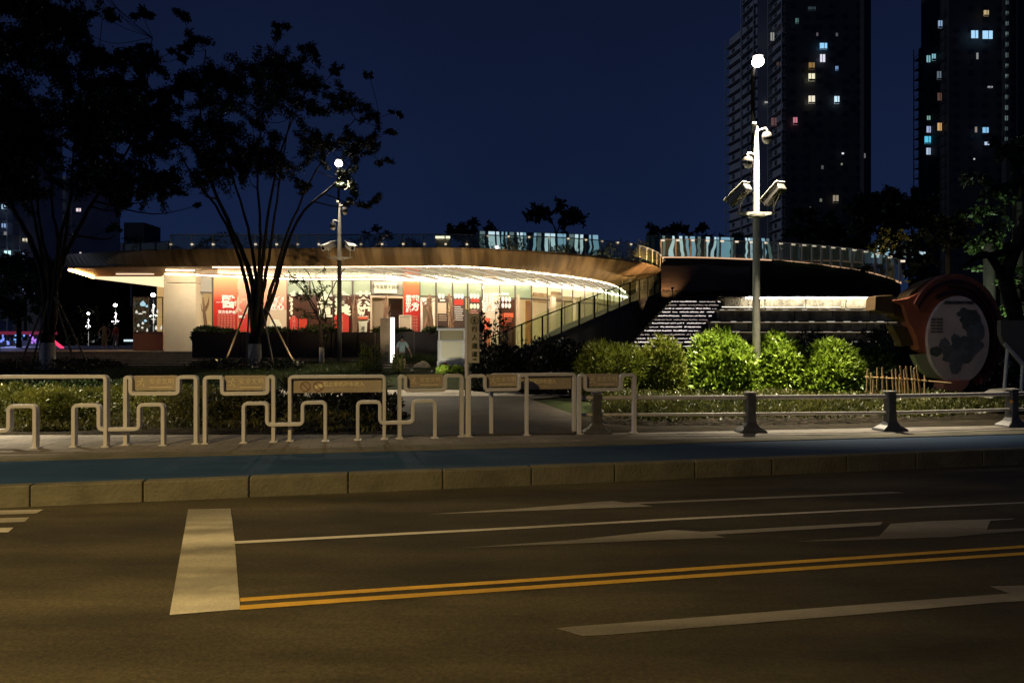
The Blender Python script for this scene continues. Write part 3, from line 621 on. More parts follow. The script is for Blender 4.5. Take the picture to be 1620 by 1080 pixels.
# ceiling from band to shopfront and on inside
fc = [Z(x, fd(x), 4.9) for x in np.linspace(150, 310, 20)]
front = resample([Z(150, 38.5, 4.98), Z(255, 38.0, 4.93)]+[Z(x, fd(x), 4.90) for x in np.linspace(262, 985, 60)]+[Z(1000, 58, 4.9)], 140)
inb = resample([Z(150, 39, 4.9)]+[Z(x, fd(x)+9, 4.88) for x in np.linspace(262, 985, 60)]+[Z(1020, 68, 4.9)], 140)
MB().loft([p+Vector((0,0,.01)) for p in ic[27:]], front[27:]).build('ceiling', M['soffit'], pav, smooth=True)
MB().loft([p+Vector((0,0,.01)) for p in ic[:28]], front[:28]).build('canopy_underside', M['canopy'], pav, smooth=True)
MB().loft(front, inb).build('inner_ceiling', M['lumceil'], pav, smooth=True)
sl = MB()
for i in range(46, 124, 4):
    j = min(139, i+16)
    sl.beam(ic[i]+Vector((0, .15, -.02)), front[min(139, j)]+Vector((0, -.1, -.02)), 0.035, 0.05)
sl.build('ceiling_light_lines', M['slatled'], pav)
# deck
back = [Vector((p.x*1.0, p.y+16+6*i/140, 5.6)) for i, p in enumerate(oc)]
MB().loft(lip, [p+Vector((0, 0, .04)) for p in back]).build('roof_deck', M['concrete'], pav)
# light lines: real LED strips tucked behind the band and over the glazing
M['ledlow'] = emi('dimmer_led_strip', (1, .8, .5), 14)
for a_, b_, m_ in ((26, 62, 'ledlow'), (61, 141, 'ledwarm')): MB().loft([p+Vector((0, .06, -.03)) for p in ic[a_:b_]], [p+Vector((0, .16, -.03)) for p in ic[a_:b_]]).build('led_strip', M[m_], pav)
for a_, b_, m_ in ((20, 56, 'ledlow'), (55, 133, 'ledsoft')): MB().loft([p+Vector((0, -.58, -.05)) for p in front[a_:b_]], [p+Vector((0, -.52, -.10)) for p in front[a_:b_]]).build('led_strip', M[m_], pav)
MB().tube([ic[0]+Vector((0.05, 0, -.06)), Z(148, 38.2, 4.90)], 0.055, 6).build('led_strip', M['ledorange'], pav)
MB().beam(Z(184, 36.6, 4.93), Z(243, 36.6, 4.93), 0.12, 0.05).build('led_strip', emi('dim_led_strip', (1, .7, .45), 1.2), pav)
# solid end wall (cream) and its return
o = MB().obox(Z(259, 35.6, PZ-.05), Z(309.5, 35.9, PZ-.05)-Z(259, 35.6, PZ-.05), (0, 0.9, 0), (0, 0, 3.32)).build('end_wall', M['cream'], pav, bevel=.01)
MB().obox(Z(259, 35.62, PZ+3.30), Z(309.5, 35.92, PZ+3.3)-Z(259, 35.62, PZ+3.3), (0, 0.9, 0), (0, 0, .46)).build('wall_head', M['cream'], pav)
MB().obox(Z(262, 34.7, 4.93), Z(307, 34.9, 4.93)-Z(262, 34.7, 4.93), (0, .06, 0), (0, 0, .03)).build('led_strip', emi('wall_wash_led', (1, .78, .42), 14), pav)  # added strip that brightens the end wall from above
# terrace floor and the steps
structure(MB().prism([Z(-60, 34.2, 0), Z(302, 34.2, 0), Z(640, 34.0, 0), Z(1010, 34.5, 0), (14, 90, 0), (-60, 90, 0)], (0, 0, PZ-.02)), 'terrace', M['step'])
st = empty('terrace_steps', tuple(Z(280, 31, 0.5)), 'long flight of dark stone steps up to the terrace', 'steps')
mb = MB(); n = 7
for k in range(n):
    y = 30.2+k*0.62; z = 0.45+(k+1)*(PZ-0.45)/(n+1)
    mb.obox((-24, y, z-.6), (20.2, -0.0, 0), (0, 6-k*.6, 0), (0, 0, .6-0.002*k))
mb.build('tread', M['step'], st, bevel=.01)
# interior: floor, back wall, columns
MB().loft([p+Vector((0, 0.05, -3.74)) for p in front[12:]], [p+Vector((0, 0, -3.72)) for p in inb[12:]]).build('floor', M['cream'], pav)
MB().loft([p+Vector((0, -.1, -3.8)) for p in inb[15:]], [p+Vector((0, -.1, 0.05)) for p in inb[15:]]).build('back_wall', M['cream'], pav)

# ---- the glazed front: each bay by the columns it spans
def fquad(a, b, z0, z1, off, th=0.04):
    A = FP(a, z0, off); B = FP(b, z0, off); t = (B-A); n = Vector((t.y, -t.x, 0)).normalized()
    return A, t, n, th, z1-z0
def fbox(mb, a, b, z0, z1, off, th=0.04):
    A, t, n, th, h = fquad(a, b, z0, z1, off, th); mb.obox(A, t, n*th, (0, 0, h)); return mb
def ftext(s, px, z, size, m, off, parent, name='lettering', bold=0.0, line=1.0):
    A = FP(px-8, z, off); B = FP(px+8, z, off); t = (B-A).normalized(); n = Vector((t.y, -t.x, 0))
    return text(s, size, m, FP(px, z, off)+n*0.01, t, name, parent, bold=bold, line=line)
TZ = 4.02      # transom level
cols = [310, 337, 453, 490, 526, 558, 587, 664, 690, 716, 740, 763, 790, 815, 841, 866, 889, 906, 925, 945, 965, 985]
mu = MB()
for x in cols:
    w = 0.05; p = FP(x, PZ, 0); mu.box((p.x, p.y, (PZ+4.86)/2), (0.08, 0.12, 4.86-PZ))
mu.build('mullions', M['mullion'], pav)
mu = MB()
for a, b in zip(cols[:-1], cols[1:]): fbox(mu, a, b, TZ-.04, TZ+.04, -.03, .1); fbox(mu, a, b, 4.80, 4.88, -.03, .1)
mu.build('transom_bars', M['mullion'], pav)
for a, b in zip(cols[:-1], cols[1:]):
    if a in (337, 763): continue
    m = M['grey'] if a == 310 else M['transom']
    if a >= 841: m = M['shopglass']
    o = MB().poly([FP(a, TZ, 0), FP(b, TZ, 0), FP(b, 4.82, 0), FP(a, 4.82, 0)]).build('transom_pane', m, pav)
    if a == 587: continue
    MB().poly([FP(a, PZ, -.01), FP(b, PZ, -.01), FP(b, TZ, -.01), FP(a, TZ, -.01)]).build('window_pane', M['shopglass'], pav)

def banner(a, b, z0, z1, m, label, off=0.14, name='banner', cat='banner'):
    c = FP((a+b)/2, z0, off); r = empty(name, tuple(c), label, cat)
    fbox(MB(), a, b, z0, z1, off, 0.03).build('panel', m, r); return r
def gradmat(name, top, bot, z0, z1):   # printed gradient of the cloth
    m = mat(name, bot, 0.75); nt = m.node_tree; n = nt.nodes; g = n.new('ShaderNodeNewGeometry'); s = n.new('ShaderNodeSeparateXYZ'); nt.links.new(g.outputs['Position'], s.inputs[0])
    mr = n.new('ShaderNodeMapRange'); mr.inputs[1].default_value = z0; mr.inputs[2].default_value = z1; nt.links.new(s.outputs[2], mr.inputs[0])
    r = n.new('ShaderNodeValToRGB'); r.color_ramp.elements[0].color = (*bot, 1); r.color_ramp.elements[1].color = (*top, 1); nt.links.new(mr.outputs[0], r.inputs[0]); nt.links.new(r.outputs[0], n['Principled BSDF'].inputs['Base Color']); return m
gred = gradmat('red_gradient_cloth', (0.80, 0.50, 0.26), (0.52, 0.018, 0.010), 3.55, 4.8)
gpink = gradmat('pink_gradient_cloth', (0.85, 0.60, 0.42), (0.56, 0.045, 0.03), 2.7, 4.75)
bn = banner(338, 376, PZ, 4.8, gred, 'tall red banner with one large white medical character beside the grey doorway')
ftext('醫', 361, fz(361, 479), .70, M['whitetxt'], .18, bn, bold=.012); ftext('一', 345, fz(347, 479), .22, M['whitetxt'], .18, bn)
ftext('汉方名医会', 359, fz(358, 494), .165, M['whitetxt'], .18, bn, bold=.008)
for k in range(6): ftext('药\n材\n道\n地\n医\n者\n仁\n心', 346+k*4.8, fz(350, 513), .125, M['paletxt'], .18, bn, line=1.0)
bn = banner(377, 414, PZ, 4.8, gpink, 'pale pink banner half hidden behind the multi-stemmed tree')
ftext('灯', 384, fz(384, 486), .9, M['beige'], .18, bn, bold=.02); fbox(MB(), 377.5, 387, fz(380, 503), fz(380, 499), .18, .02).build('white_band', M['whitetxt'], bn)
bn = banner(415, 453, fz(430, 489), 4.8, gpink, 'red banner with two rows of white brush writing right of the forked trunk')
ftext('炮制\n匠心', 438, fz(437, 481), .36, M['whitetxt'], .18, bn, bold=.02, line=.9)
bn = banner(415, 453, PZ, fz(430, 489.3), M['beige'], 'plain beige lower panel under the brush writing', name='wall_panel', cat='panel')
# brown film windows with white cut-out writing
for i, (a, b, gl, x) in enumerate([(454, 489, '养\n生', 470), (491, 525, '本\n草', 514), (527, 557, '食\n养', 543), (559, 586, '茶\n饮', 575)]):
    nm = ['brown window panel with round white shapes behind the small tree', 'brown window panel with large white writing right of the small tree', 'brown window panel with writing beside the lamp post shaft', 'brown window panel with leaf shaped white writing left of the entrance'][i]
    r = banner(a, b, PZ, TZ-.05, M['brownglass'], nm, name='window_poster', cat='window panel', off=.08)
    ftext(gl, x, fz(x, 485), .82, M['ivory'], .12, r, bold=.03, line=.85)
    mb = MB()
    for k in range(4):
        p = FP(a+6+(1 if i % 2 else 0), fz(a, 474+k*7), .12); mb.ball((p.x, p.y, p.z), .12, 10, 6, (1, .2, 1))
    if i in (0, 2): mb.build('round_print', M['ivory'], r)
def redpanel(a, b, y0, y1, label):
    r = banner(a, b, fz(a, y1), fz(a, y0+5), M['red'], label, name='hanging_sign', cat='sign', off=.2)
    c = FP((a+b)/2, fz(a, y0+5), .2); w = (FP(b, 0).x-FP(a, 0).x)/2; mb = MB()
    mb.prism([(c.x+w*math.cos(t), c.y, c.z+w*.7*math.sin(t)) for t in np.linspace(0, math.pi, 14)], (0, -.03, 0)).build('arched_top', M['red'], r)
    ftext('传\n承\n百\n草\n香', (a+b)/2, fz(a, (y0+y1)/2+2), .2, M['paletxt'], .24, r); return r
redpanel(458.5, 471, 499, 526, 'left one of a pair of arched red signs behind the small tree')
redpanel(473, 486, 499, 526, 'right one of a pair of arched red signs behind the small tree')
redpanel(529, 552, 499, 526, 'wide arched red sign behind the far lamp post shaft')
# octagon sign, bucket sign, easel by the door
c = FP(435, PZ, 1.2)
def stand_sign(px, y0, y1, wpx, m, label, shape='rect', off=1.2):
    d = fd(px)-off; c = Z(px, d, PZ); r = empty('standing_sign', tuple(c), label, 'sign'); w = wpx/F*d/2; z0 = PZ+.02; z1 = H-(y0-540)/F*d
    if shape == 'oct': pts = [(-.55, 0), (.55, 0), (1, .25), (1, .75), (.55, 1), (-.55, 1), (-1, .75), (-1, .25)]
    elif shape == 'bucket': pts = [(-.6, 0), (.6, 0), (.8, .82), (1, .82), (1, 1), (-1, 1), (-1, .82), (-.8, .82)]
    else: pts = [(-1, 0), (1, 0), (1, 1), (-1, 1)]
    MB().prism([(c.x+u*w, c.y, z0+v*(z1-z0)) for u, v in pts], (0, .05, 0)).build('board', m, r, bevel=.01)
    MB().box((c.x, c.y+.2, (z0+z1)/2-.05), (.05, .05, z1-z0-.1)).build('stand', M['mullion'], r); return r, c, w, z0, z1
r, c, w, z0, z1 = stand_sign(435, 505, 526, 22, M['ivory'], 'cream octagonal standing sign right of the forked trunk', 'oct')
text('百草\n药膳', .26, M['ink'], (c.x, c.y-.01, (z0+z1)/2+.1), (1, 0, 0), parent=r)
r, c, w, z0, z1 = stand_sign(574, 500, 526, 17, M['ivory'], 'cream bucket shaped standing sign left of the entrance', 'bucket')
MB().box((c.x, c.y-.02, z1-.1), (w*2, .06, .14)).build('red_rim', M['orange'], r); text('凉\n茶', .24, M['ink'], (c.x, c.y-.01, (z0+z1)/2+.1), (1, 0, 0), parent=r)
r, c, w, z0, z1 = stand_sign(641, 499, 526, 18, M['beige'], 'cream poster board with a brown oval picture at the entrance')
MB().ball((c.x, c.y-.01, (z0+z1)/2+.05), .2, 16, 10, (1, .08, 1.25)).build('oval_picture', M['rust'], r)
MB().ball((c.x, c.y-.03, (z0+z1)/2-.02), .09, 12, 8, (1, .1, 1.3)).build('picture_centre', M['beige'], r)
mb = MB()
for sx in (-1, 1): mb.box((c.x+sx*w, c.y-.01, (z0+z1)/2), (.04, .07, z1-z0))
mb.box((c.x, c.y-.01, z1), (w*2, .07, .04)); mb.build('frame', M['ivory'], r)
# entrance
r = banner(592, 628, fz(610, 464), fz(610, 447), M['ivory'], 'cream name board with small dark writing over the entrance', name='name_board', cat='sign', off=.22)
ftext('多宝本草十药房', 610, fz(610, 455), .21, M['ink'], .26, r)
fbox(MB(), 588, 637, TZ+.05, 4.8, .05, .04).build('entrance_fascia', M['grey'], pav)
d_ = fbox(MB(), 588, 613, PZ, TZ-.05, -.4, .06).build('door_curtain', M['curtain'], pav)
fbox(MB(), 614, 637, PZ, TZ-.05, -1.6, .06).build('dark_screen', M['black'], pav)  # black sheet stands for the dark of the open doorway
fbox(fbox(MB(), 586.5, 589, PZ, TZ, .02, .12), 588, 637, TZ-.12, TZ-.02, .02, .1).build('door_frame', M['beige'], pav)
bn = banner(638, 663.5, PZ, 4.82, gradmat('red_orange_cloth', (.85, .25, .11), (.52, .020, .012), 3.6, 4.8), 'tall red banner with two columns of white brush writing right of the entrance')
ftext('藥\n方', 657, fz(655, 480.5), .42, M['whitetxt'], .18, bn, bold=.025, line=.95); ftext('无\n川\n不\n成', 646, fz(645, 481), .27, M['whitetxt'], .18, bn, bold=.02, line=.8)
for k in range(5): ftext('道地药材\n川产之宝', 654, fz(655, 503+k*5), .12, M['paletxt'], .18, bn)
fbox(fbox(fbox(MB(), 665, 668, PZ, TZ-.1, .1, .05), 684, 687, PZ, TZ-.1, .1, .05), 665, 674, TZ-.45, TZ-.1, .1, .05).build('white_frame', M['whitetxt'], pav)
fbox(MB(), 669, 683, PZ, TZ-.5, -.6, .05).build('curtain', M['curtain'], pav)
# dark posters
def poster(a, b, label, spec):
    r = banner(a, b, PZ, TZ-.06, M['brownglass'] if a > 780 else mat('poster_ground', (.06, .035, .028), .4, c2=(.09, .055, .04), scale=1), label, name='window_poster', cat='poster', off=.10)
    for (kind, x0, x1, y0, y1, m) in spec:
        if kind == 'rect': fbox(MB(), x0, x1, fz(x0, y1), fz(x0, y0), .14, .015).build('print_block', M[m], r)
        if kind == 'ovals':
            k = int((x1-x0)/5.2)
            for row in range(max(1, round((y1-y0)/10))):
                mb = MB()
                for i in range(k):
                    p = FP(x0+2.6+i*5.2, fz(x0, y0+4.5+row*10), .16); mb.ball(p, .085, 10, 6, (1, .12, 1.75))
                mb.build('oval_print', M[m], r)
        if kind == 'lines':
            mb = MB(); y = y0; rr = random.Random(int(x0))
            while y < y1: fbox(mb, x0, x0+(x1-x0)*rr.uniform(.5, 1), fz(x0, y+1.0), fz(x0, y), .14, .012); y += 3.4
            mb.build('text_lines', M[m], r)
    return r
poster(692, 709, 'dark window poster with a framed pale picture left of the twisted trunk', [('ovals', 693, 708, 464, 472, 'whitetxt'), ('rect', 696, 704, 474, 476.5, 'whitetxt'), ('rect', 692.5, 706, 479, 496, 'beige'), ('lines', 694, 708, 499, 508, 'beige')])
poster(717, 736, 'dark window poster with a red block and white lines right of the twisted trunk', [('ovals', 718, 735, 464, 472, 'whitetxt'), ('rect', 718.5, 733, 474, 482.5, 'red'), ('lines', 719, 735, 485, 506, 'whitetxt')])
poster(742, 762, 'dark window poster with white ovals above the pedestrian sign', [('ovals', 743, 760, 464, 472, 'whitetxt'), ('rect', 745, 758, 473, 478, 'red'), ('ovals', 743, 760, 480, 489, 'ivory'), ('lines', 744, 760, 491, 500, 'paletxt')])
poster(791, 814, 'dark window poster with two rows of white ovals over red print', [('rect', 793, 805, 463, 467, 'whitetxt'), ('ovals', 793, 812, 469, 477, 'whitetxt'), ('ovals', 793, 812, 479, 487, 'whitetxt'), ('rect', 793, 812, 495, 502, 'orange'), ('lines', 793, 812, 504, 515, 'orange')])
bn = banner(764.5, 789.5, PZ, 4.82, M['beige'], 'tall cream banner with white brush writing right of the dark posters')
ftext('川藏\n秘境', 777, fz(777, 480), .55, M['whitetxt'], .18, bn, bold=.03, line=.95); mb = MB()
for k in range(4): fbox(mb, 768+k % 2*2, 786-k % 3*2, fz(777, 493+k*3.2), fz(777, 492+k*3.2), .16, .015)
mb.build('text_lines', M['whitetxt'], bn); fbox(MB(), 765, 775, PZ, fz(768, 503), .16, .03).build('red_corner', M['orange'], bn)
# far right interior: framed rooms, a door, pillars, counter
for (x, w) in ((817, 3), (869, 5.5), (906, 2)): fbox(MB(), x, x+w, PZ, TZ+.2, .1, .2).build('pillar', M['beige'] if x != 869 else M['brownwood'] if 0 else M['beige'], pav)
fbox(MB(), 820, 841, fz(830, 470), fz(830, 460), -.4, .05).build('bulkhead', M['brownwood'], pav)
fbox(MB(), 831, 841, PZ, fz(830, 473), -1.5, .06).build('inner_door', M['brownwood'], pav)
for (a, b, y) in ((843, 866, 461), (871, 888, 459)):
    mb = MB(); fbox(mb, a, b, fz(a, y+6), fz(a, y), -.8, .05); fbox(mb, a, b, fz(a, y+16), fz(a, y+10), -1.0, .05); mb.build('bulkhead', M['rust'] if 0 else mat('bulkhead_brown', (.36, .22, .11), .7), pav)
r = empty('reception_counter', tuple(Z(931, 44, PZ)), 'white counter seen through the ramp railing', 'counter')
MB().obox(Z(914, 44.5, PZ), Z(946, 46, PZ)-Z(914, 44.5, PZ), (0, .7, 0), (0, 0, .95)).build('front', M['beige'], r)
MB().obox(Z(912.5, 44.2, PZ+.95), Z(947, 45.8, PZ)-Z(912.5, 44.2, PZ), (0, 1.1, 0), (0, 0, .32)).build('top', M['white'], r, bevel=.02)
# driftwood trunks standing by the glass
def driftwood(px, ytop, w, label, off=1.4, seed=1, lean=0.0):
    rr = random.Random(seed); d = fd(px)-off; zt = H-(ytop-540)/F*d; c = Z(px, d, PZ); r = empty('driftwood_trunk', tuple(c), label, 'driftwood')
    mb = MB(); W = w/F*d/2
    for s in range(4):
        pts = []; rad = []; ph = rr.uniform(0, 6); 
        for i in range(12):
            t = i/11; pts.append(c+Vector((math.sin(ph+t*5)*W*.4+lean*t+(s-1.5)*W*.30*(1-t*.7), math.cos(ph+t*4)*W*.3, (zt-PZ)*t*(1-.07*s)))); rad.append(W*(.42-.22*t+.06*math.sin(9*t+ph)+(.25*(1-t)**6)))
        mb.tube(pts, rad, 8)
    mb.build('trunk', M['root'], r, smooth=True)
    b2 = MB()
    for k in range(3):
        t = rr.uniform(.45, .8); p = c+Vector((lean*t, 0, (zt-PZ)*t)); b2.tube([p, p+Vector((rr.choice((-1, 1))*W*.8, -.05, .25)), p+Vector((rr.choice((-1, 1))*W*1.1, -.05, .55))], [W*.22, W*.14, W*.04], 6)
    b2.build('branch_stub', M['root'], r, smooth=True)
driftwood(325, 470, 12, 'dark gnarled driftwood trunk in the left doorway', seed=2)
driftwood(562, 466, 10, 'slim driftwood trunk left of the entrance', seed=3)
driftwood(612, 464, 11, 'driftwood trunk standing in the entrance', seed=4)
driftwood(678, 466, 20, 'thick twisted driftwood trunk before the white framed window', seed=5)
driftwood(715, 465, 14, 'pale driftwood trunk between two dark posters', seed=6, lean=-.1)
PLANTS = []
# planter wall in front
pw = empty('planter_wall', tuple(Z(500, 33, .5)), 'dark brown panelled planter wall in front of the shopfront', 'planter')
for a, b in zip([303, 380, 455, 524, 566, 593, 655], [380, 455, 524, 566, 593, 655, 716]):
    MB().obox(Z(a+.6, 33.0, .4), Z(b-.6, 33.0, .4)-Z(a+.6, 33.0, .4), (0, .9, 0), (0, 0, 1.62+(0.02 if a % 2 else 0))).build('panel', M['planter'], pw, bevel=.01)
mb = MB()
for x in (455, 593, 655): mb.obox(Z(x-.8, 32.96, .5), (.05, 0, 0), (0, .05, 0), (0, 0, 1.5))
mb.build('joint_strip', M['mullion'], pw)
for q_, (pxa, ww, lb_) in enumerate(((345, 1.35, 'leafy planting on the left end of the planter wall'), (430, 1.1, 'low planting on the planter wall behind the forked tree'), (510, 1.2, 'low planting on the planter wall behind the small tree'), (622, .9, 'low planting on the planter wall by the entrance'), (690, .7, 'low planting on the right end of the planter wall'))):
    PLANTS.append((pxa, ww, lb_, 90+q_))
# added fill lights under the ceiling, aimed back at the shopfront and the end wall
for k, (x, en, off) in enumerate(((285, 55, 1.6), (345, 52, 2.1), (410, 56, 2.7), (480, 62, 2.8), (550, 62, 2.8), (620, 62, 2.8), (690, 64, 2.8), (760, 68, 2.8), (830, 80, 2.8), (900, 90, 2.8), (950, 90, 2.8))):
    d0 = (35.7 if x < 300 else fd(x)); c_ = Z(x, d0-off, 4.86); ld = bpy.data.lights.new('wall_washer', 'AREA'); ld.shape = 'RECTANGLE'; ld.size = 1.7; ld.size_y = .06; ld.energy = en; ld.color = (1, .88, .68)
    lo = bpy.data.objects.new('wall_washer', ld); col.objects.link(lo); lo.location = c_; lo.rotation_euler = (Z(x, d0, 2.7)-c_).to_track_quat('-Z', 'X').to_euler()
    tq = (Z(x, d0, 2.7)-c_).normalized(); rx = Vector((1, 0, 0)); yy = tq.cross(rx).normalized(); lo.rotation_euler = Matrix((rx, -yy if yy.z < 0 else yy, -tq)).transposed().to_euler()
# assumed interior lamps: glowing panels added under the ceiling to light the rooms
for i, x in enumerate((500, 620, 740)):
    p = Z(x, fd(x)+3.5, 4.8); r = MB().box(p, (2.2, .5, .05)).build('ceiling_lamp', emi('ceiling_panel_lamp', (1, .84, .56), 52) if i == 0 else bpy.data.materials['ceiling_panel_lamp'], pav)

# ================================================================== roof balustrade
def balustrade(path_base, path_top, label, group, glassm, postm, every=2, rail=True, name='glass_balustrade', postw=.05, capm=None, railm=None, skip_glass=()):
    r = empty(name, tuple(path_base[0]), label, 'railing', group)
    for i in range(0, len(path_base)-1):
        a, b, c, d = path_base[i], path_base[i+1], path_top[i+1], path_top[i]
        t = (b-a)*.012
        MB().quad(a+t, b-t, c-t, d+t).build('glass_panel', glassm, r)
    for i in range(0, len(path_base), 1):
        mb = MB(); mb.beam(path_base[i]+Vector((0, -.02, 0)), path_top[i]+Vector((0, -.02, .02)), postw, postw, up=(0, 1, 0)); mb.build('post', postm, r)
    if rail: MB().tube([p+Vector((0, 0, .02)) for p in path_top], .026, 6).build('handrail', railm or postm, r)
    return r
rt = resample(smooth_curve([Z(270, 35.5, 6.7), Z(480, 35.5, 6.7), Z(700, 35.4, 6.7), Z(817, 35.9, 6.7), Z(900, 36.6, 6.7), Z(965, 37.8, 6.7), Z(998, 38.7, 6.7), Z(1026, 40.6, 6.7), Z(1045, 43.2, 6.65), Z(1052, 46.0, 6.45)], 160), 31)
rb = [Vector((p.x, p.y, p.z-1.08)) for p in rt]
M['postpale'] = mat('brushed_steel_post', (.62, .56, .40), .4)
bal_ = balustrade(rb, rt, 'long glass balustrade along the curved pavilion roof edge', None, M['balglass'], M['postpale'])
M['postlamp'] = emi('post_lamp_glow', (1, .84, .6), .8); M['postlamp2'] = emi('post_lamp_dim', (1, .84, .6), .35)
for i, p in enumerate(rt):
    MB().box(p+Vector((.03, -.06, -.03 if i > 14 else -.45)), (.10, .05, .07)).build('post_lamp', M['postlamp'] if (i*5) % 3 else M['postlamp2'], bal_)  # small glowing boxes stand for glints on the posts
rtl = [Z(196, 36.6, 6.42), Z(222, 36.4, 6.43), Z(246, 36.2, 6.44), Z(268, 36, 6.45)]
balustrade([p-Vector((0, 0, .9)) for p in rtl], rtl, 'short dim glass railing at the left end of the roof', None, M['balglass'], M['darkmetal'])
# ---- ramp curling down from the roof end
ro = [Z(1052, 46.0, 6.45), Z(1054, 45.0, 5.95), Z(1040, 41.6, 5.32), Z(1000, 37.8, 4.62), Z(940, 34.2, 3.68), Z(870, 31.6, 2.78), Z(801, 29.6, 2.02), Z(752, 28.4, 1.50)]
ri = [Z(1040, 49, 6.45), Z(1030, 47, 6.0), Z(1010, 43, 5.6), Z(977, 39.6, 4.68), Z(930, 36.3, 3.93), Z(883, 34.2, 3.30), Z(823, 32.0, 2.37), Z(770, 30.8, 1.75)]
ro = resample(smooth_curve(ro, 90), 16); ri = resample(smooth_curve(ri, 90), 16)
rp = empty('access_ramp', tuple(ro[8]), 'curved ramp descending left in front of the pavilion glazing', 'ramp')
ob = [p-Vector((0, 0, 1.06)) for p in ro]; ib = [p-Vector((0, 0, 1.06)) for p in ri]
MB().loft(ob, ib).build('deck', M['concrete'], rp, smooth=True)
MB().loft([p+Vector((0, -.02, .06)) for p in ob], [p+Vector((0, -.02, -.24)) for p in ob]).loft([p+Vector((0, -.02, .06)) for p in ob], [p+Vector((0, .12, .06)) for p in ob]).build('edge_beam', M['darkmetal'], rp)
MB().loft([p+Vector((0, .03, -.2)) for p in ob], [Vector((p.x, p.y+.03, .2)) for p in ob]).build('side_wall', M['concrete'], rp)
M['rampglass'] = glass('ramp_glass', (0.82, 0.90, 0.80), 0.07, 0.055, (0.5, 0.55, 0.38))
balustrade(ob, ro, 'outer glass railing of the ramp with dark posts and handrail', None, M['rampglass'], M['mast'], name='ramp_railing', postw=.07)
balustrade(ib, ri, 'inner glass railing of the ramp against the shopfront', None, M['rampglass'], M['mullion'], name='ramp_railing', postw=.035, rail=False)
# small lit box on the roof
r = empty('roof_cabinet', tuple(Z(700, 35.9, 5.6)), 'cream square cabinet with crossed braces on the roof edge', 'cabinet')
a = Z(689, 35.9, 5.6); b = Z(712, 35.9, 5.6); MB().obox(a, b-a, (0, .5, 0), (0, 0, 1.14)).build('box', M['cream'], r, bevel=.01)
mb = MB(); y = Vector((0, -.02, 0)); mb.beam(a+y+Vector((0, 0, .1)), b+y+Vector((0, 0, .95)), .04, .03, (0, 1, 0)); mb.beam(b+y*2+Vector((0, 0, .1)), a+y*2+Vector((0, 0, .95)), .04, .03, (0, 1, 0)); mb.build('cross_brace', M['white'], r)
MB().obox(a+Vector((0, -.06, 1.0)), b-a, (0, .06, 0), (0, 0, .1)).build('lamp_strip', emi('cabinet_lamp', (1, .9, .7), 2.0), r)
r = MB(); 
# ---- backlit wavy screens on the roof garden
def screen(px0, px1, yt0, yt1, d0, d1, zb, ribs, label):
    a = Z(px0, d0, zb); b = Z(px1, d1, zb); zt0 = H+(540-yt0)/F*d0; zt1 = H+(540-yt1)/F*d1
    r = empty('light_screen', tuple((a+b)/2), label, 'light screen')
    t = b-a; n = Vector((t.y, -t.x, 0)).normalized()
    MB().prism([a, b, Vector((b.x, b.y, zt1)), Vector((a.x, a.y, zt0))], -n*.2).build('glass_wall', M['screendark'], r)
    rr = random.Random(int(px0))
    for k, (x0, x1, x2, x3) in enumerate(ribs):     # top left, top right, bottom left, bottom right
        pts = []
        L = []; Rr = []
        for i in range(9):
            v = i/8; bow = math.sin(v*math.pi)*rr.uniform(-.10, .16)
            for (u0, u1, acc) in ((x2, x0, L), (x3, x1, Rr)):
                u = u0+(u1-u0)*v; f = (u-px0)/(px1-px0); p = a+t*f; zt = zt0+(zt1-zt0)*f; acc.append(Vector((p.x+bow, p.y, zb+.03+(zt-zb-.06)*v))+n*.06)
        MB().loft(L, Rr).build('light_ribbon', M[('screenlight', 'screenlight2', 'screenlight3', 'screenlight', 'screenlight2')[(k*7+int(px0)) % 5]], r)
    return r
S = [(455, 500, 455, 505), (530, 585, 530, 590), (597, 622, 605, 635), (645, 662, 655, 675), (680, 695, 690, 710), (715, 755, 715, 750), (780, 795, 790, 805), (810, 835, 826, 838), (838, 862, 842, 862), (937, 960, 905, 935), (965, 1000, 960, 1000), (1035, 1082, 1045, 1080), (1088, 1130, 1092, 1122), (1150, 1200, 1145, 1192), (1205, 1230, 1200, 1215), (1262, 1305, 1237, 1290), (1315, 1347, 1315, 1342), (1366, 1395, 1366, 1388), (1450, 1468, 1452, 1468), (1485, 1536, 1485, 1530)]
screen(757, 947, 365, 371.5, 50, 53, 5.6, [tuple(680+v/5.786 for v in q) for q in S], 'blue white backlit wavy screen behind the middle of the roof railing')
S = [(60, 95, 50, 75), (190, 215, 90, 200), (277, 316, 285, 325), (350, 385, 372, 412), (415, 478, 422, 475), (515, 552, 500, 545), (620, 668, 600, 632), (726, 752, 640, 700), (758, 786, 752, 775), (812, 930, 775, 930), (945, 975, 945, 975), (1120, 1145, 1130, 1152), (1160, 1185, 1200, 1230), (1190, 1236, 1206, 1240), (1328, 1370, 1345, 1385), (1392, 1430, 1412, 1452)]
screen(1022, 1222, 371.5, 377, 52, 52, 6.3, [tuple(1040+v/8.1 for v in q) for q in S], 'blue white backlit wavy screen above the dark bank')
r = screen(1376, 1470, 386, 399, 52, 52, 7.45, [(1378, 1390, 1378, 1390), (1397, 1405, 1397, 1405), (1411, 1422, 1411, 1422), (1428, 1446, 1428, 1446), (1450, 1458, 1450, 1458), (1460, 1467, 1460, 1467)], 'low strip of small lit blue windows behind the trees at right')
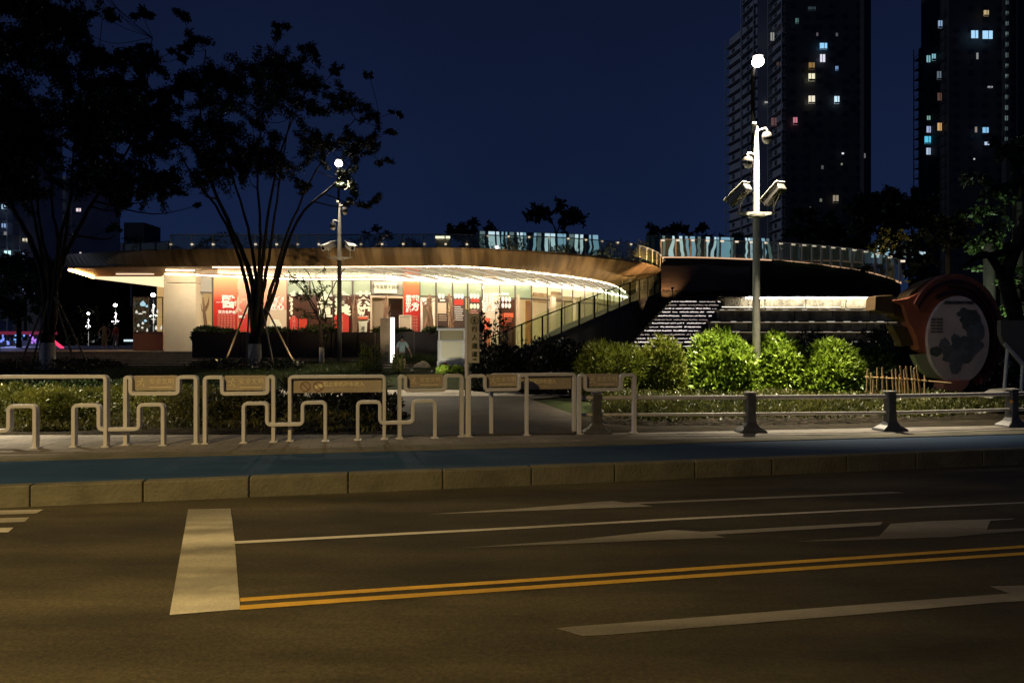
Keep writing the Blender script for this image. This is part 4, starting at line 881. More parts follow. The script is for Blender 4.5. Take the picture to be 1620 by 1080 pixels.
# ---- the bank with its path and balustrade
pe = resample(smooth_curve([Z(1046, 47.5, 7.02), Z(1100, 47.2, 6.98), Z(1160, 47.2, 6.9), Z(1220, 47, 6.78), Z(1270, 45, 6.4), Z(1330, 41.5, 5.75), Z(1380, 39, 5.2), Z(1425, 37, 4.55)], 80), 19)
pe0 = pe; hill = MB(); rows = []
for j in range(9):
    t = j/8; row = []
    for i, p in enumerate(pe):
        q = Vector((p.x*(p.y-(p.y-36.0)*t)/p.y, p.y-(p.y-36.0)*t, p.z-.06-(p.z-3.62)*(t**1.3)))
        q.z += (math.sin(i*1.7+j)*.06 if 0 < j < 8 else 0); row.append(q)
    rows.append(row)
for j in range(8): hill.loft(rows[j], rows[j+1])
structure(hill, 'bank', M['soil'], smooth=True, merge=True)
structure(MB().loft(pe, [p+Vector((0, 3.0, .0)) for p in pe]), 'roof_path', M['concrete'])
structure(MB().loft([p+Vector((0, 3.0, .0)) for p in pe], [p+Vector((0, 60, -.5)) for p in pe]), 'roof_garden', M['lawn'])
M['postwarm'] = mat('pale_steel_post', (.72, .60, .45), .4)
ptop = [p+Vector((0, .1, 1.12)) for p in pe]; r = balustrade([p+Vector((0, .1, 0)) for p in pe], ptop, 'glass balustrade with pale posts along the bank top path', None, M['balglass'], M['postwarm'], postw=.10)
MB().loft([p+Vector((0, -.05, .02)) for p in pe], [p+Vector((0, -.05, -.09)) for p in pe]).build('edge_light_strip', M['ledpath'], r)
mb = MB()
for p in ptop: mb.box(p+Vector((.12, -.04, -.05)), (.22, .1, .1))
mb.build('post_lamps', emi('post_lamp', (1, .82, .62), .9), r)
rg_ = np.random.default_rng(77); Cg = []; Dg = []
for _ in range(9000):
    i = rg_.uniform(7.5, 18.6); k = int(i); f = i-k; t = .25+abs(rg_.normal())*.9; j = min(7, int(t)); q = rows[j][k].lerp(rows[j][k+1], f).lerp(rows[j+1][k].lerp(rows[j+1][k+1], f), t-int(t)) if t < 7 else rows[0][k]
    Cg.append((q.x, q.y, q.z)); d_g = rg_.normal(size=3); d_g[2] = abs(d_g[2])+1.2; Dg.append(d_g)
tag(leaf_mesh('grass', leafmat('bank_grass_blade', (.05, .08, .012), (.12, .15, .02)), Cg, Dg, .11, .02), 'grass along the top of the dark bank', 'grass', kind='stuff')
# facing of the slope beside the ramp end, brightened by an added lamp
uw = MB(); rr_ = [[rows[j][i]+Vector((0, -.06, .05)) for i in range(0, 7)] for j in range(3, 8)]
for j in range(4): uw.loft(rr_[j], rr_[j+1])
tag(uw.build('slope_facing', M['facing'], smooth=True, merge=True), 'brown slope facing lit beside the ramp end', 'facing')
lb_ = empty('facing_lamp', tuple(Z(1064, 35.0, 3.6)), 'small lamp washing the brown slope facing at the ramp end', 'lamp')
MB().tube([Z(1064, 35.0, 3.5), Z(1064, 35.0, 4.1)], .02, 6).build('stake', M['mast'], lb_); MB().box(Z(1064, 35.0, 4.12), (.12, .12, .06)).build('lamp_can', M['mast'], lb_)
lp = bpy.data.lights.new('facing_light', 'SPOT'); lp.energy = 3800; lp.color = (1, .6, .3); lp.spot_size = R(50); lp.spot_blend = 1; lp.shadow_soft_size = .05
lo = bpy.data.objects.new('facing_light', lp); col.objects.link(lo); lo.location = Z(1066, 35.1, 4.15); lo.rotation_euler = Vector((-.02, 1, .17)).to_track_quat('-Z', 'Y').to_euler()

# ================================================================== terraces and cascade
tw = empty('stone_terrace', tuple(Z(1260, 33, 2)), 'tiered stone terrace walls right of the water steps', 'terrace wall')
M['faceled'] = emi('terrace_face_led', (1, .8, .5), .42)
tiers = [(471, 486.5, 34.0), (490, 505.5, 32.4), (509, 521, 30.9), (524.5, 536, 29.4), (540, 556, 27.9)]
for k, (y0, y1, d) in enumerate(tiers):
    z1 = H-(y0-540)/F*d; z0 = 0.2; xl = [1146, 1136, 1122, 1110, 1096][k]
    xs = np.linspace(xl, 1660 if k == 0 else 1620, 9)
    for i in range(8):
        rr = random.Random(k*20+i); a = Z(xs[i]+.6, d, z0); b = Z(xs[i+1]-.6, d, z0)
        MB().obox(a+Vector((0, rr.uniform(-.015, .015), 0)), b-a, (0, 1.7 if k else 2.2, 0), (0, 0, z1-z0)).build('wall_block', M['stone'], tw, bevel=.02)
    MB().obox(Z(xl-1, d-.10, z1), Z(1640, d-.1, z1)-Z(xl-1, d-.1, z1), (0, .5, 0), (0, 0, .05)).build('coping', M['wetstone'], tw, bevel=.01)
    if k in (1, 2, 3): MB().obox(Z(xl+2, d-.09, z1-.03), Z(1420, d-.09, 0)-Z(xl+2, d-.09, 0), (0, .03, 0), (0, 0, .015)).build('face_light', M['faceled'], tw)  # added thin strips that brighten the tier faces
    if k > 0:
        mb = MB(); rr = random.Random(k+50); x = xl+4
        while x < 1400:
            w = rr.uniform(3, 14); mb.obox(Z(x, d-.13, z1-.012), Z(x+w, d-.13, z1)-Z(x, d-.13, z1), (0, .03, 0), (0, 0, .012+rr.random()*.02)); x += w+rr.uniform(3, 22)
        mb.build('led_strip', emi('terrace_led_%d' % k, (1, .92, .8), .55 if k < 3 else .35), tw)  # glowing dashes stand for water glints along the lips
MB().obox(Z(1180, 33.62, 3.545), Z(1392, 33.62, 3.5)-Z(1180, 33.62, 3.5), (0, .05, 0), (0, 0, .05)).build('led_strip', M['ledwhite'], tw)
MB().obox(Z(1140, 33.5, 3.62), Z(1420, 33.5, 3.6)-Z(1140, 33.5, 3.6), (0, .6, 0), (0, 0, .04)).build('lamp_shelf', M['wetstone'], tw)
MB().obox(Z(1142, 33.75, H+(540-486)/F*33.8), Z(1330, 33.75, 0)-Z(1142, 33.75, 0), (0, .05, 0), (0, 0, .03)).build('led_strip', emi('lower_terrace_led', (1, .9, .75), 1.6), tw)
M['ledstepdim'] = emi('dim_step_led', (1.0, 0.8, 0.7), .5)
cs = empty('water_steps', tuple(Z(1070, 31, 1.5)), 'cascade of narrow dark steps with bright broken light lines', 'cascade')
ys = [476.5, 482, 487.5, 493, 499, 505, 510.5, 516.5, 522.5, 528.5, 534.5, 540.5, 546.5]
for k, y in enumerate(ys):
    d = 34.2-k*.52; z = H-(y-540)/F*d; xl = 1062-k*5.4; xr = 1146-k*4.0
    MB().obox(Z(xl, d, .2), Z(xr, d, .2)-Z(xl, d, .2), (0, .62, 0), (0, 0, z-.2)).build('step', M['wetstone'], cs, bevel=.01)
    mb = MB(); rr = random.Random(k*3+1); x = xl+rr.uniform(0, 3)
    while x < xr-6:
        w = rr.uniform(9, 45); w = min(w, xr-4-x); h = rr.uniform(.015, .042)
        # a broken line: each piece a chain of short uneven glowing dashes for water glints
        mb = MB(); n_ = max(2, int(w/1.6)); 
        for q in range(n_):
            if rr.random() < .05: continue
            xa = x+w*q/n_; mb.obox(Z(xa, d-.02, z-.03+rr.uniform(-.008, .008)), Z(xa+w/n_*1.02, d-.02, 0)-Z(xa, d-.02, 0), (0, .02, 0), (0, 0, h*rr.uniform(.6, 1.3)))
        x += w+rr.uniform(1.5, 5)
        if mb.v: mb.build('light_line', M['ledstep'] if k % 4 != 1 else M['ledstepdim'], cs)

# ================================================================== BARRIERS on the pavement
def bplane(pxL, yL, pxR, yR):
    a = G(pxL, yL, .2); b = G(pxR, yR, .2); u = (b-a); L = u.length; u.normalize(); n = Vector((u.y, -u.x, 0)); return a, u, n, L
def barrier(kind, pxL, yL, pxR, yR, ytop, label, notch=None, panel=None, txt=None, group='pale steel barriers along the pavement'):
    a, u, n, L = bplane(pxL, yL, pxR, yR)
    r = empty('low_barrier' if kind == 'low' else 'steel_barrier', tuple(a), label, 'barrier', group)
    def pt(px, h):      # point on the barrier plane seen in column px
        k = (px-810)/F; s = (k*a.y-a.x)/(u.x-k*u.y); return a+u*s+Vector((0, 0, h))
    def hh(px, py):
        q = pt(px, 0); return H-(py-540)/F*q.y-.2
    T = hh(pxL, ytop)
    w, dp = .048, .10
    xl, xr = pxL+4, pxR-4
    if notch:
        x0, x1, yb = notch; hb = hh((x0+x1)/2, yb)
        path = [pt(xl, 0), pt(xl, T), pt(x0, T), pt(x0, hb), pt(x1, hb), pt(x1, T), pt(xr, T), pt(xr, 0)]
    else: path = [pt(xl, 0), pt(xl, T), pt(xr, T), pt(xr, 0)]
    pts = rnd_path(path, .06 if kind == 'low' else .05, 5)
    MB().sweep(pts, n, w, dp).build('frame', M['steel'], r, bevel=.008)
    for p in (path[0], path[-1]): MB().box(p+Vector((0, 0, .006)), (.10, .13, .012), math.atan2(u.y, u.x)).build('foot_plate', M['steel'], r)
    if notch and kind != 'low':
        x0, x1, yb = notch; hb = hh((x0+x1)/2, yb)
        A0 = pt(x0+3, hb+.04); B0 = pt(x1-3, hb+.04); hgt = T-hb-.02
        pn = MB().obox(A0-n*.015, B0-A0, -n*.03, (0, 0, hgt)).build('sign_panel', M['signface'], r, bevel=.006)
        c = (A0+B0)/2; z = hb+.055+hgt*.55+.2; ic = A0+u*.10; Lp = (B0-A0).length; f = -n*.012
        mb = MB(); s_ = hgt*.78      # running cyclist / walker pictogram
        def q(x, y): return ic+u*(x*s_)+f+Vector((0, 0, hgt*.5+y*s_))
        mb.prism([q(.08+.07*math.cos(t), .34+.07*math.sin(t)) for t in np.linspace(0, 6.0, 9)], n*.006)
        for (x0_, y0_, x1_, y1_) in ((.05, .25, -.06, .0), (-.06, 0, .12, -.12), (.12, -.12, .24, -.34), (-.06, 0, -.12, -.18), (-.12, -.18, -.34, -.22), (.03, .2, .22, .12), (.03, .2, -.22, .1), (-.22, .1, -.34, .16)):
            mb.beam(q(x0_, y0_), q(x1_, y1_), .05*s_*1.1, .006, n)
        mb.build('walker_symbol', M['signtext'], pn)
        text('安全文明', hgt*.40, M['signtext'], A0+u*(Lp*.64)+f+Vector((0, 0, hgt*.58)), u, 'lettering', pn, bold=.0)
        MB().obox(A0+u*(Lp*.36)+f+Vector((0, 0, hgt*.17)), u*(Lp*.52), n*.003, (0, 0, .012)).build('underline', M['signtext'], pn)
    if panel:
        yb = panel; hb = hh((pxL+pxR)/2, yb); A0 = pt(xl+4, hb); B0 = pt(xr-4, hb); hgt = T-hb-.03; f = -n*.007
        pn = MB().obox(A0-n*.01, B0-A0, -n*.03, (0, 0, hgt)).build('sign_panel', M['signface'], r, bevel=.006)
        Lp = (B0-A0).length
        mb = MB()
        for k, fx in enumerate((.14, .285)):
            c = A0+u*(Lp*fx)+f+Vector((0, 0, hgt*.45)); R0 = hgt*.33
            ring = [c+u*R0*math.cos(t)+Vector((0, 0, R0*math.sin(t))) for t in np.linspace(0, 2*math.pi, 25)]
            mb.sweep(ring, n, .011, .006); mb.beam(c+u*(-R0*.7)+Vector((0, 0, R0*.7)), c+u*(R0*.7)-Vector((0, 0, R0*.7)), .012, .006, n)
        mb.build('prohibition_rings', M['rust'], pn)
        mb = MB()
        c = A0+u*(Lp*.285)+f+Vector((0, 0, hgt*.42))
        mb.beam(c-u*.05, c+u*.06+Vector((0, 0, .02)), .05, .004, n); mb.build('symbol', M['signtext'], pn)
        text(txt, hgt*.36, M['signtext'], A0+u*(Lp*.57)+f+Vector((0, 0, hgt*.58)), u, 'lettering', pn, bold=.002)
        text('NO NON-MOTOR VEHICLES', hgt*.13, M['signtext'], A0+u*(Lp*.57)+f+Vector((0, 0, hgt*.22)), u, 'lettering', pn)
    return r
barrier('tall', -115, 708, 173, 706, 596, 'tall plain barrier without a sign, cut by the left frame edge')
barrier('tall', 196, 703.5, 315, 701.5, 596.5, 'tall barrier with a small walker sign, left of the two before the far forked tree', notch=(208, 283, 622))
barrier('tall', 321, 701.5, 437, 699, 596.5, 'tall barrier with a small walker sign in front of the forked tree', notch=(352, 424, 622))
barrier('tall', 455, 697.5, 612, 694.5, 596, 'tall barrier with a wide board of two prohibition rings and writing', panel=621, txt='禁止非机动车进入')
barrier('tall', 628, 694, 734, 690.5, 595, 'tall barrier with a small walker sign just left of the pedestrian sign pole', notch=(641, 704, 617))
barrier('tall', 773, 686.5, 912, 682.5, 593, 'wide board barrier standing behind another one, right of the pedestrian sign pole', panel=616, txt='禁止非机动车进入')
barrier('tall', 738, 690.5, 837, 688, 594.5, 'tall barrier with a small walker sign overlapping the wide board behind it', notch=(767, 821, 616))
barrier('tall', 912, 686.5, 1007, 684.5, 593.5, 'rightmost tall barrier with a small walker sign, by the guard rail end', notch=(925, 982, 616))
g2 = 'low barriers with a dipped bar'
def lowb(pxL, yL, pxR, yR, ytop, x0, x1, yb, label): return barrier('low', pxL, yL, pxR, yR, ytop, label, notch=(x0, x1, yb), group=g2)
lowb(-85, 710, 61, 708, 643, -45, 16, 681, 'low dipped barrier cut by the left frame edge')
lowb(114, 706.5, 263, 704, 641, 158, 221, 678.5, 'low dipped barrier before the first walker sign barrier')
lowb(382, 700.5, 519, 697.5, 638, 423, 479, 671, 'low dipped barrier before the left end of the prohibition board')
lowb(562, 696, 692, 692.5, 636, 601, 653, 668, 'low dipped barrier before the right end of the prohibition board')

# ---- pedestrian sign
d = dz(.2, 690); b = Z(738.5, d, .2)
r = empty('pedestrian_sign', tuple(b), 'narrow upright pedestrian passage sign on a slim post', 'sign')
zt = H-(489-540)/F*d
MB().tube([b, Vector((b.x, b.y, zt))], .03, 12).build('post', M['steel'], r, smooth=True)
MB().tube([b, b+Vector((0, 0, .03))], .075, 12).build('foot_plate', M['steel'], r)
mb = MB()
for z in (.55, 1.02): mb.tube([b+Vector((0, 0, z)), b+Vector((0, 0, z+.035))], .04, 12)
mb.build('clamp', M['steel'], r)
z0 = H-(574-540)/F*d; z1 = H-(496-540)/F*d; x0 = b.x+.025; x1 = Z(758.5, d, 0).x
M['signplate'] = mat('pale_sign_plate', (.46, .42, .34), .5, c2=(.40, .36, .29), scale=4)
pn = MB().obox((x0, d-.025, z0), (x1-x0, 0, 0), (0, .035, 0), (0, 0, z1-z0)).build('sign_panel', M['signplate'], r, bevel=.008)
cx = (x0+x1)/2+.008; yf = d-.03; hz = z1-z0
ring = [Vector((cx+.055*math.cos(t), yf, z1-.105+.055*math.sin(t))) for t in np.linspace(0, 2*math.pi, 25)]
MB().sweep(ring, (0, 1, 0), .008, .006).build('symbol_ring', M['ink'], pn)
mb = MB(); c = Vector((cx, yf, z1-.105))
mb.prism([(c.x+.009*math.cos(t), yf, c.z+.034+.009*math.sin(t)) for t in np.linspace(0, 6, 10)], (0, -.004, 0))
for (a_, b_, w) in (((0, .022), (0, -.008), .02), ((0, -.006), (-.018, -.042), .011), ((0, -.006), (.018, -.042), .011), ((0, .02), (-.024, -.002), .008), ((0, .02), (.024, -.002), .008)):
    mb.beam(c+Vector((a_[0], 0, a_[1])), c+Vector((b_[0], 0, b_[1])), w, .005, (0, 1, 0))
mb.build('walker_symbol', M['ink'], pn)
for i, ch in enumerate('行人通道'): text(ch, .088, M['ink'], (cx, yf, z1-.235-i*.123), (1, 0, 0), 'lettering', pn, bold=.0015)
mb = MB(); zc = z0+.055; mb.beam((cx-.032, yf, zc), (cx+.01, yf, zc), .014, .005, (0, 1, 0)); mb.prism([(cx+.008, yf, zc-.022), (cx+.036, yf, zc), (cx+.008, yf, zc+.022)], (0, -.004, 0)); mb.build('arrow', M['ink'], pn)

# ---- guard rail
gr = empty('guard_rail', tuple(G(920, 684, .2)), 'low two bar guard rail with flared dark posts along the right pavement', 'guard rail')
gpx = [(944, 684.5, 632), (1187, 683, 630), (1408, 680.5, 629.5), (1601, 674, 628), (1790, 667, 626)]
def gp(px):   # base line of the rail
    ys_ = interp([g[0] for g in gpx], [g[1] for g in gpx], px); return G(px, ys_, .2)
ends = [gp(g[0]) for g in gpx]
u = (ends[1]-ends[0]).normalized()
rail = [G(918, 684.6, .2)]+ends
MB().tube([p+Vector((0, 0, .535)) for p in rail], .034, 10).build('top_rail', M['galv'], gr, smooth=True)
MB().tube([p+Vector((0, 0, .275)) for p in rail], .026, 10).build('lower_rail', M['galv'], gr, smooth=True)
for i, p in enumerate(ends):
    t = (ends[min(i+1, 4)]-ends[max(i-1, 0)]).normalized(); n = Vector((t.y, -t.x, 0)); mb = MB()
    prof = [(.235, .15, 0), (.215, .14, .035), (.12, .095, .09), (.08, .075, .15), (.07, .072, .3), (.068, .07, .58), (.07, .072, .60)]
    vs = []; fs = []
    for (w, dd, z) in prof:
        for sx, sy in ((-1, -1), (1, -1), (1, 1), (-1, 1)): vs.append(p+t*(sx*w)*.95+n*(-sy*dd)+Vector((0, 0, z)))
    for k in range(len(prof)-1):
        for j in range(4): fs.append((k*4+j, k*4+(j+1) % 4, k*4+4+(j+1) % 4, k*4+4+j))
    fs.append((3, 2, 1, 0)); m_ = (len(prof)-1)*4; fs.append((m_, m_+1, m_+2, m_+3)); mb.add(vs, fs)
    po = mb.build('post', M['railpost'], gr, bevel=.012)
    MB().box(p+Vector((0, 0, .612)), (.16, .16, .02), math.atan2(t.y, t.x)).build('post_cap', M['galv'], po)
    if i == 3: MB().ball(p-t*.1+n*.08+Vector((0, 0, .42)), .03, 10, 8).build('reflector', mat('amber_reflector', (.7, .3, .05), .2), po)

# ================================================================== lamp and camera posts
def camera_pole(base, h, label, light=True, style=0, group='lamp posts carrying security cameras', energy=3000, aim=(0, -.25, -1), cone=95, low='pole'):
    b = Vector(base); r = empty('camera_post', tuple(b), label, 'lamp post', group)
    s = h/8.75
    MB().tube([b, b+Vector((0, 0, .25*s))], [.16*s, .13*s], 12).build('base_collar', M['pole'], r, smooth=True)
    MB().tube([b, b+Vector((0, 0, 4.6*s))], [.105*s, .085*s], 16).build('pole', M[low], r, smooth=True)
    MB().tube([b+Vector((0, 0, 4.6*s)), b+Vector((0, 0, 6.0*s)), b+Vector((0, 0, 6.9*s))], [.085*s, .075*s, .045*s], 16).build('upper_pole', M['pole'], r, smooth=True)
    MB().tube([b+Vector((-.06*s, .10, 5.6*s)), b+Vector((-.06*s, .10, 8.35*s))], .045*s, 10).build('lamp_mast', M['mast'], r, smooth=True)
    hd = b+Vector((0.0, -.12, 8.5*s))
    lh = MB().tube([b+Vector((-.07*s, .03, 8.25*s)), hd+Vector((0, 0, -.02))], .03*s, 8).tube([hd+Vector((0, 0, -.16*s)), hd+Vector((0, 0, .02)), hd+Vector((0, 0, .14*s))], [.13*s, .13*s, .10*s], 14)
    lh = MB().tube([b+Vector((-.07*s, .03, 8.2*s)), hd+Vector((0, .05, .16*s))], .03*s, 8).tube([hd+Vector((0, 0, .13*s)), hd+Vector((0, 0, .19*s))], [.14*s, .10*s], 14).build('lamp_head', M['darkmetal'], r, smooth=True)
    hs = 1 if light else 2.2
    MB().ball(hd, .15*s*hs, 16, 10, (1, 1, .85)).build('lamp_diffuser', M['lamp'], lh, smooth=True)
    # crossbar and box cameras
    z = 4.62*s
    cb = MB().prism([b+Vector((x*s, -.05*s, z+y_*s)) for x, y_ in ((-.50, .07), (-.15, .0), (0, -.06), (.15, .0), (.52, .07), (.52, .10), (-.50, .10))], (0, .1*s, 0)).build('crossbar', M['pole'], r)
    MB().tube([b+Vector((0, 0, z-.02*s)), b+Vector((0, 0, z+.04*s))], .21*s, 14).build('crossbar_collar', M['pole'], r, smooth=True)  # collar made wide to cast shade on the pole below
    for side in (-1, 1):
        c = b+Vector((side*.44*s, -.02, z+.10*s)); top = c+Vector((0, 0, .34*s))
        if style == 0: fwd = Vector((-.62*1 if side < 0 else -.38, 1.0 if side < 0 else .9, -.42)) if False else Vector((side*.10-.25, -.6, -.45))
        else: fwd = Vector((side*.45, -.75, -.35))
        if style == 0: fwd = Vector((-.55, .75, -.62)) if side < 0 else Vector((-.42, .8, -.62))
        fwd.normalize(); sd = fwd.cross(Vector((0, 0, 1))).normalized(); up = sd.cross(fwd)
        cm = empty('security_camera', tuple(c)) if False else None
        arm = MB().beam(c, top, .035*s, .035*s, (0, 1, 0)).build('camera_arm', M['pole'], r)
        L = .64*s; o = top+Vector((0, 0, .10*s))-fwd*L*.5
        cam_ = MB().obox(o-sd*.13*s-up*.11*s, fwd*L, sd*.26*s, up*.21*s).build('camera_housing', M['white'] if style else M['darkmetal'], r, bevel=.03*s)
        MB().obox(o-sd*.155*s+up*.115*s-fwd*.03*s, fwd*(L*1.15), sd*.31*s, up*.02*s).build('sun_hood', M['white'], cam_, bevel=.006)
        MB().tube([o+fwd*(L-.005), o+fwd*(L+.02)], .07*s, 14).build('lens', M['lens'], cam_)
        MB().beam(o-up*.10*s+fwd*L*.2, o-up*.26*s+fwd*L*.75, .02*s, .03*s).build('bracket', M['pole'], cam_)
    # dome cameras on arms
    for (side, zz) in ((1, 6.62), (-1, 6.0)):
        a0 = b+Vector((0, 0, (zz+.18)*s)); c = b+Vector((side*.24*s, -.08, zz*s))
        ar = MB().tube(rnd_path([a0+Vector((0, 0, -.1*s)), a0+Vector((side*.05*s, -.02, 0)), c+Vector((0, 0, .22*s)), c+Vector((0, 0, .08*s))], .08*s, 3), .028*s, 8).build('dome_arm', M['pole'], r, smooth=True)
        dm = MB().lathe(c, [(.001, .12*s), (.10*s, .10*s), (.125*s, .02*s), (.125*s, -.08*s), (.11*s, -.10*s)], 16).build('dome_camera', M['darkmetal'], r, smooth=True)
        MB().ball(c+Vector((0, 0, -.10*s)), .10*s, 14, 8, (1, 1, .9)).build('dome_glass', M['white'], dm, smooth=True)
    MB().ball(b+Vector((-.06*s, -.04, 6.95*s)), .06*s, 10, 8).build('finial', M['pole'], r, smooth=True)
    if light:
        lp = bpy.data.lights.new('post_lamp_light', 'SPOT'); lp.energy = energy; lp.color = (1, .86, .62); lp.spot_size = R(cone); lp.spot_blend = 1.0; lp.shadow_soft_size = .12
        lo = bpy.data.objects.new('post_lamp_light', lp); col.objects.link(lo); lo.location = hd+Vector((0, -.26, -.22)); lo.rotation_euler = Vector(aim).to_track_quat('-Z', 'Y').to_euler()
        lp = bpy.data.lights.new('post_wash_light', 'SPOT'); lp.energy = 1500; lp.color = (1, .88, .66); lp.spot_size = R(34); lp.spot_blend = 1.0; lp.shadow_soft_size = .08  # second spot added only to brighten the pole itself
        lo = bpy.data.objects.new('post_wash_light', lp); col.objects.link(lo); lo.location = hd+Vector((0, -.16, -.2))
    return r
camera_pole(Z(1196.5, 18.4, .2), 8.55, 'tall pale lamp post with four security cameras among the bright shrubs', energy=26000, aim=(-.07, -.24, -1), cone=68)
camera_pole(Z(537, 31.0, .28), 9.0, 'lamp post with security cameras in front of the pavilion, lamp among the leaves', style=1, energy=9000, aim=(.22, -.62, -1), cone=80, low='darkmetal')  # dark lower pole: the crossbar's shade put into its colour
camera_pole(Z(-140, 14.2, .2), 8.55, 'lamp post beside the lit hedge just outside the left frame edge', style=1, energy=15000, aim=(.12, -.05, -1), cone=78)  # assumed post, added out of view to light the hedge and left pavement
for (px, ly, d, lb) in ((242, 466, 100, 'far lamp post nearest the pavilion end wall'), (182, 482, 130, 'far lamp post behind the red shirted person'), (139, 495.5, 165, 'far lamp post left of the two people'), (50, 497, 165, 'far lamp post left of the leaning tree stakes')):
    z = H-(ly-540)/F*d; rp_ = camera_pole(Z(px+1, d, .6), z-.6+.15, lb, light=False, style=1)
    lp = bpy.data.lights.new('far_lamp_light', 'SPOT'); lp.energy = 9000; lp.color = (.95, .95, 1); lp.spot_size = R(110); lp.spot_blend = 1; lp.shadow_soft_size = .2
    lo = bpy.data.objects.new('far_lamp_light', lp); col.objects.link(lo); lo.location = Z(px+1, d, 0)+Vector((0, -.5, z-.3)); lo.rotation_euler = (0, 0, 0)

# assumed street lamp, added unseen behind and left of the camera: lights the carriageway
def assumed_street_lamp(x, y, label, energy, h=9.5, dirx=0.0, color=(1, .68, .34)):
    b = Vector((x, y, 0)); r = empty('street_lamp', (x, y, 0), label, 'street lamp')
    MB().tube([b, b+Vector((0, 0, h*.92))], [.11, .07], 12).build('pole', M['darkmetal'], r)
    hd = b+Vector((0.0, 1.6, h)); MB().tube([b+Vector((0, 0, h*.92)), b+Vector((0, .7, h)), hd], .04, 8).build('arm', M['darkmetal'], r)
    l = MB().box(hd+Vector((0, .25, .03)), (.32, .7, .08)).build('lamp_head', M['darkmetal'], r, bevel=.02)
    MB().box(hd+Vector((0, .25, -.02)), (.24, .5, .02)).build('lamp_diffuser', emi('sodium_diffuser', (1, .7, .35), 8), l)
    lp = bpy.data.lights.new('street_lamp_light', 'SPOT'); lp.energy = energy; lp.color = color; lp.shadow_soft_size = .12; lp.spot_size = R(108); lp.spot_blend = 1
    lo = bpy.data.objects.new('street_lamp_light', lp); col.objects.link(lo); lo.location = hd+Vector((0, .25, -.2)); lo.rotation_euler = Vector((0.05, .55, -1)).to_track_quat('-Z', 'Y').to_euler()
assumed_street_lamp(-6.2, -3.4, 'street lamp on the near kerb behind the camera', 5400, h=7.8, color=(1, .70, .27))

# ================================================================== stele, cart, boulder
b = Z(611, 31.5, .35); r = empty('stone_stele', tuple(b), 'dark upright stone slab with a bright vertical light strip on its edge', 'stele')
z1 = H-(503-540)/F*31.5; a = Z(601.5, 31.5, .3); c = Z(617.5, 31.5, .3)
M['slab'] = mat('dark_slab', (.10, .085, .075), .6, c2=(.15, .13, .115), scale=2)
MB().obox(a, c-a, (0, .35, 0), (0, 0, z1-.3)).build('slab', M['slab'], r, bevel=.01)
MB().obox(Z(617.7, 31.45, .3), (.13, 0, 0), (0, .3, 0), (0, 0, z1-.28)).build('light_strip', emi('stele_light', (1, .95, .8), 3.2), r, bevel=.01)
for i, ch in enumerate('药博园'): text(ch, .2, M['ink'], (Z(612, 31.5, 0).x, 31.48, 1.35-i*.27), (1, 0, 0), 'lettering', r)
# cart: rear of a small white utility vehicle
d = 29.0; bz = .3
def cp(px, py, dd=0): return P(px, py, d+dd)
r = empty('utility_cart', tuple(Z(714, d, bz)), 'small white electric utility cart seen from behind beside the pedestrian sign', 'cart')
x0, x1 = cp(692, 0).x, cp(737, 0).x; zt, zb = cp(0, 519).z, cp(0, 580).z; W = x1-x0; cx = (x0+x1)/2
body = MB(); body.obox((x0, d, zb), (W, 0, 0), (0, 2.4, 0), (0, 0, (zt-zb)*.70)); bo = body.build('body', M['white'], r, bevel=.05)
mb = MB()
for sx in (x0+.03, x1-.10):
    MB().obox((sx, d+.02, zb+(zt-zb)*.70), (.07, 0, 0), (0, .07, 0), (0, 0, (zt-zb)*.27)).build('roof_pillar', M['white'], r); MB().obox((sx, d+1.6, zb+(zt-zb)*.70), (.07, 0, 0), (0, .07, 0), (0, 0, (zt-zb)*.27)).build('roof_pillar', M['white'], r)
pass
MB().obox((x0-.03, d-.08, zt-.09), (W+.06, 0, 0), (0, 2.3, 0), (0, 0, .10)).build('roof', M['white'], r, bevel=.03)
MB().obox((x0+.12, d+.03, zb+(zt-zb)*.70), (W-.24, 0, 0), (0, .02, 0), (0, 0, (zt-zb)*.25)).build('rear_window', mat('rear_window_tint', (.36, .31, .19), .3), r)
MB().obox((x0+.17, d-.02, zb+(zt-zb)*.22), (W-.34, 0, 0), (0, .03, 0), (0, 0, (zt-zb)*.44)).build('tailgate', mat('cream_panel', (.66, .62, .45), .5), r, bevel=.02)
MB().obox((x0-.02, d-.05, zb), (W+.04, 0, 0), (0, .1, 0), (0, 0, (zt-zb)*.15)).build('bumper', M['white'], r, bevel=.03)
MB().ball(cp(704, 576, -.06), .075, 14, 8, (1, .4, 1)).build('tail_lamp', M['redlamp'], r, smooth=True)
MB().ball(cp(724, 576, -.06), .085, 14, 8, (1, .4, 1)).build('reversing_lamp', mat('clear_lens', (.7, .7, .65), .15), r, smooth=True)
for sx in (x0+.02, x1-.2):
    for yy in (d+.35, d+1.9):
        wm = MB().tube([(sx, yy, bz+.13), (sx+.18, yy, bz+.13)], .2, 18).build('wheel', M['black'], r); MB().tube([(sx-.01, yy, bz+.13), (sx+.19, yy, bz+.13)], .1, 12).build('rim', M['galv'], wm)
for sx in (x0-.1, x1+.1): MB().ball((sx, d+1.5, zb+(zt-zb)*.72), .1, 10, 8, (.5, .4, 1.2)).build('mirror', M['black'], r)
# boulder
rng = np.random.default_rng(4)
r = tag(MB().ball((0, 0, 0), 1, 14, 10).build('boulder', mat('pale_boulder', (.20, .16, .11), .9, c2=(.34, .28, .2), scale=3, bump=.6), smooth=True), 'low tan boulder on the grass right of the walking woman', 'boulder')
for v in r.data.vertices:
    co = v.co; k = 1+.14*math.sin(co.x*3+1)*math.cos(co.y*4)+.08*math.sin(co.z*7+co.x*5); v.co = co*k
r.location = Z(667, 30.5, .48); r.scale = (.40, .3, .27)

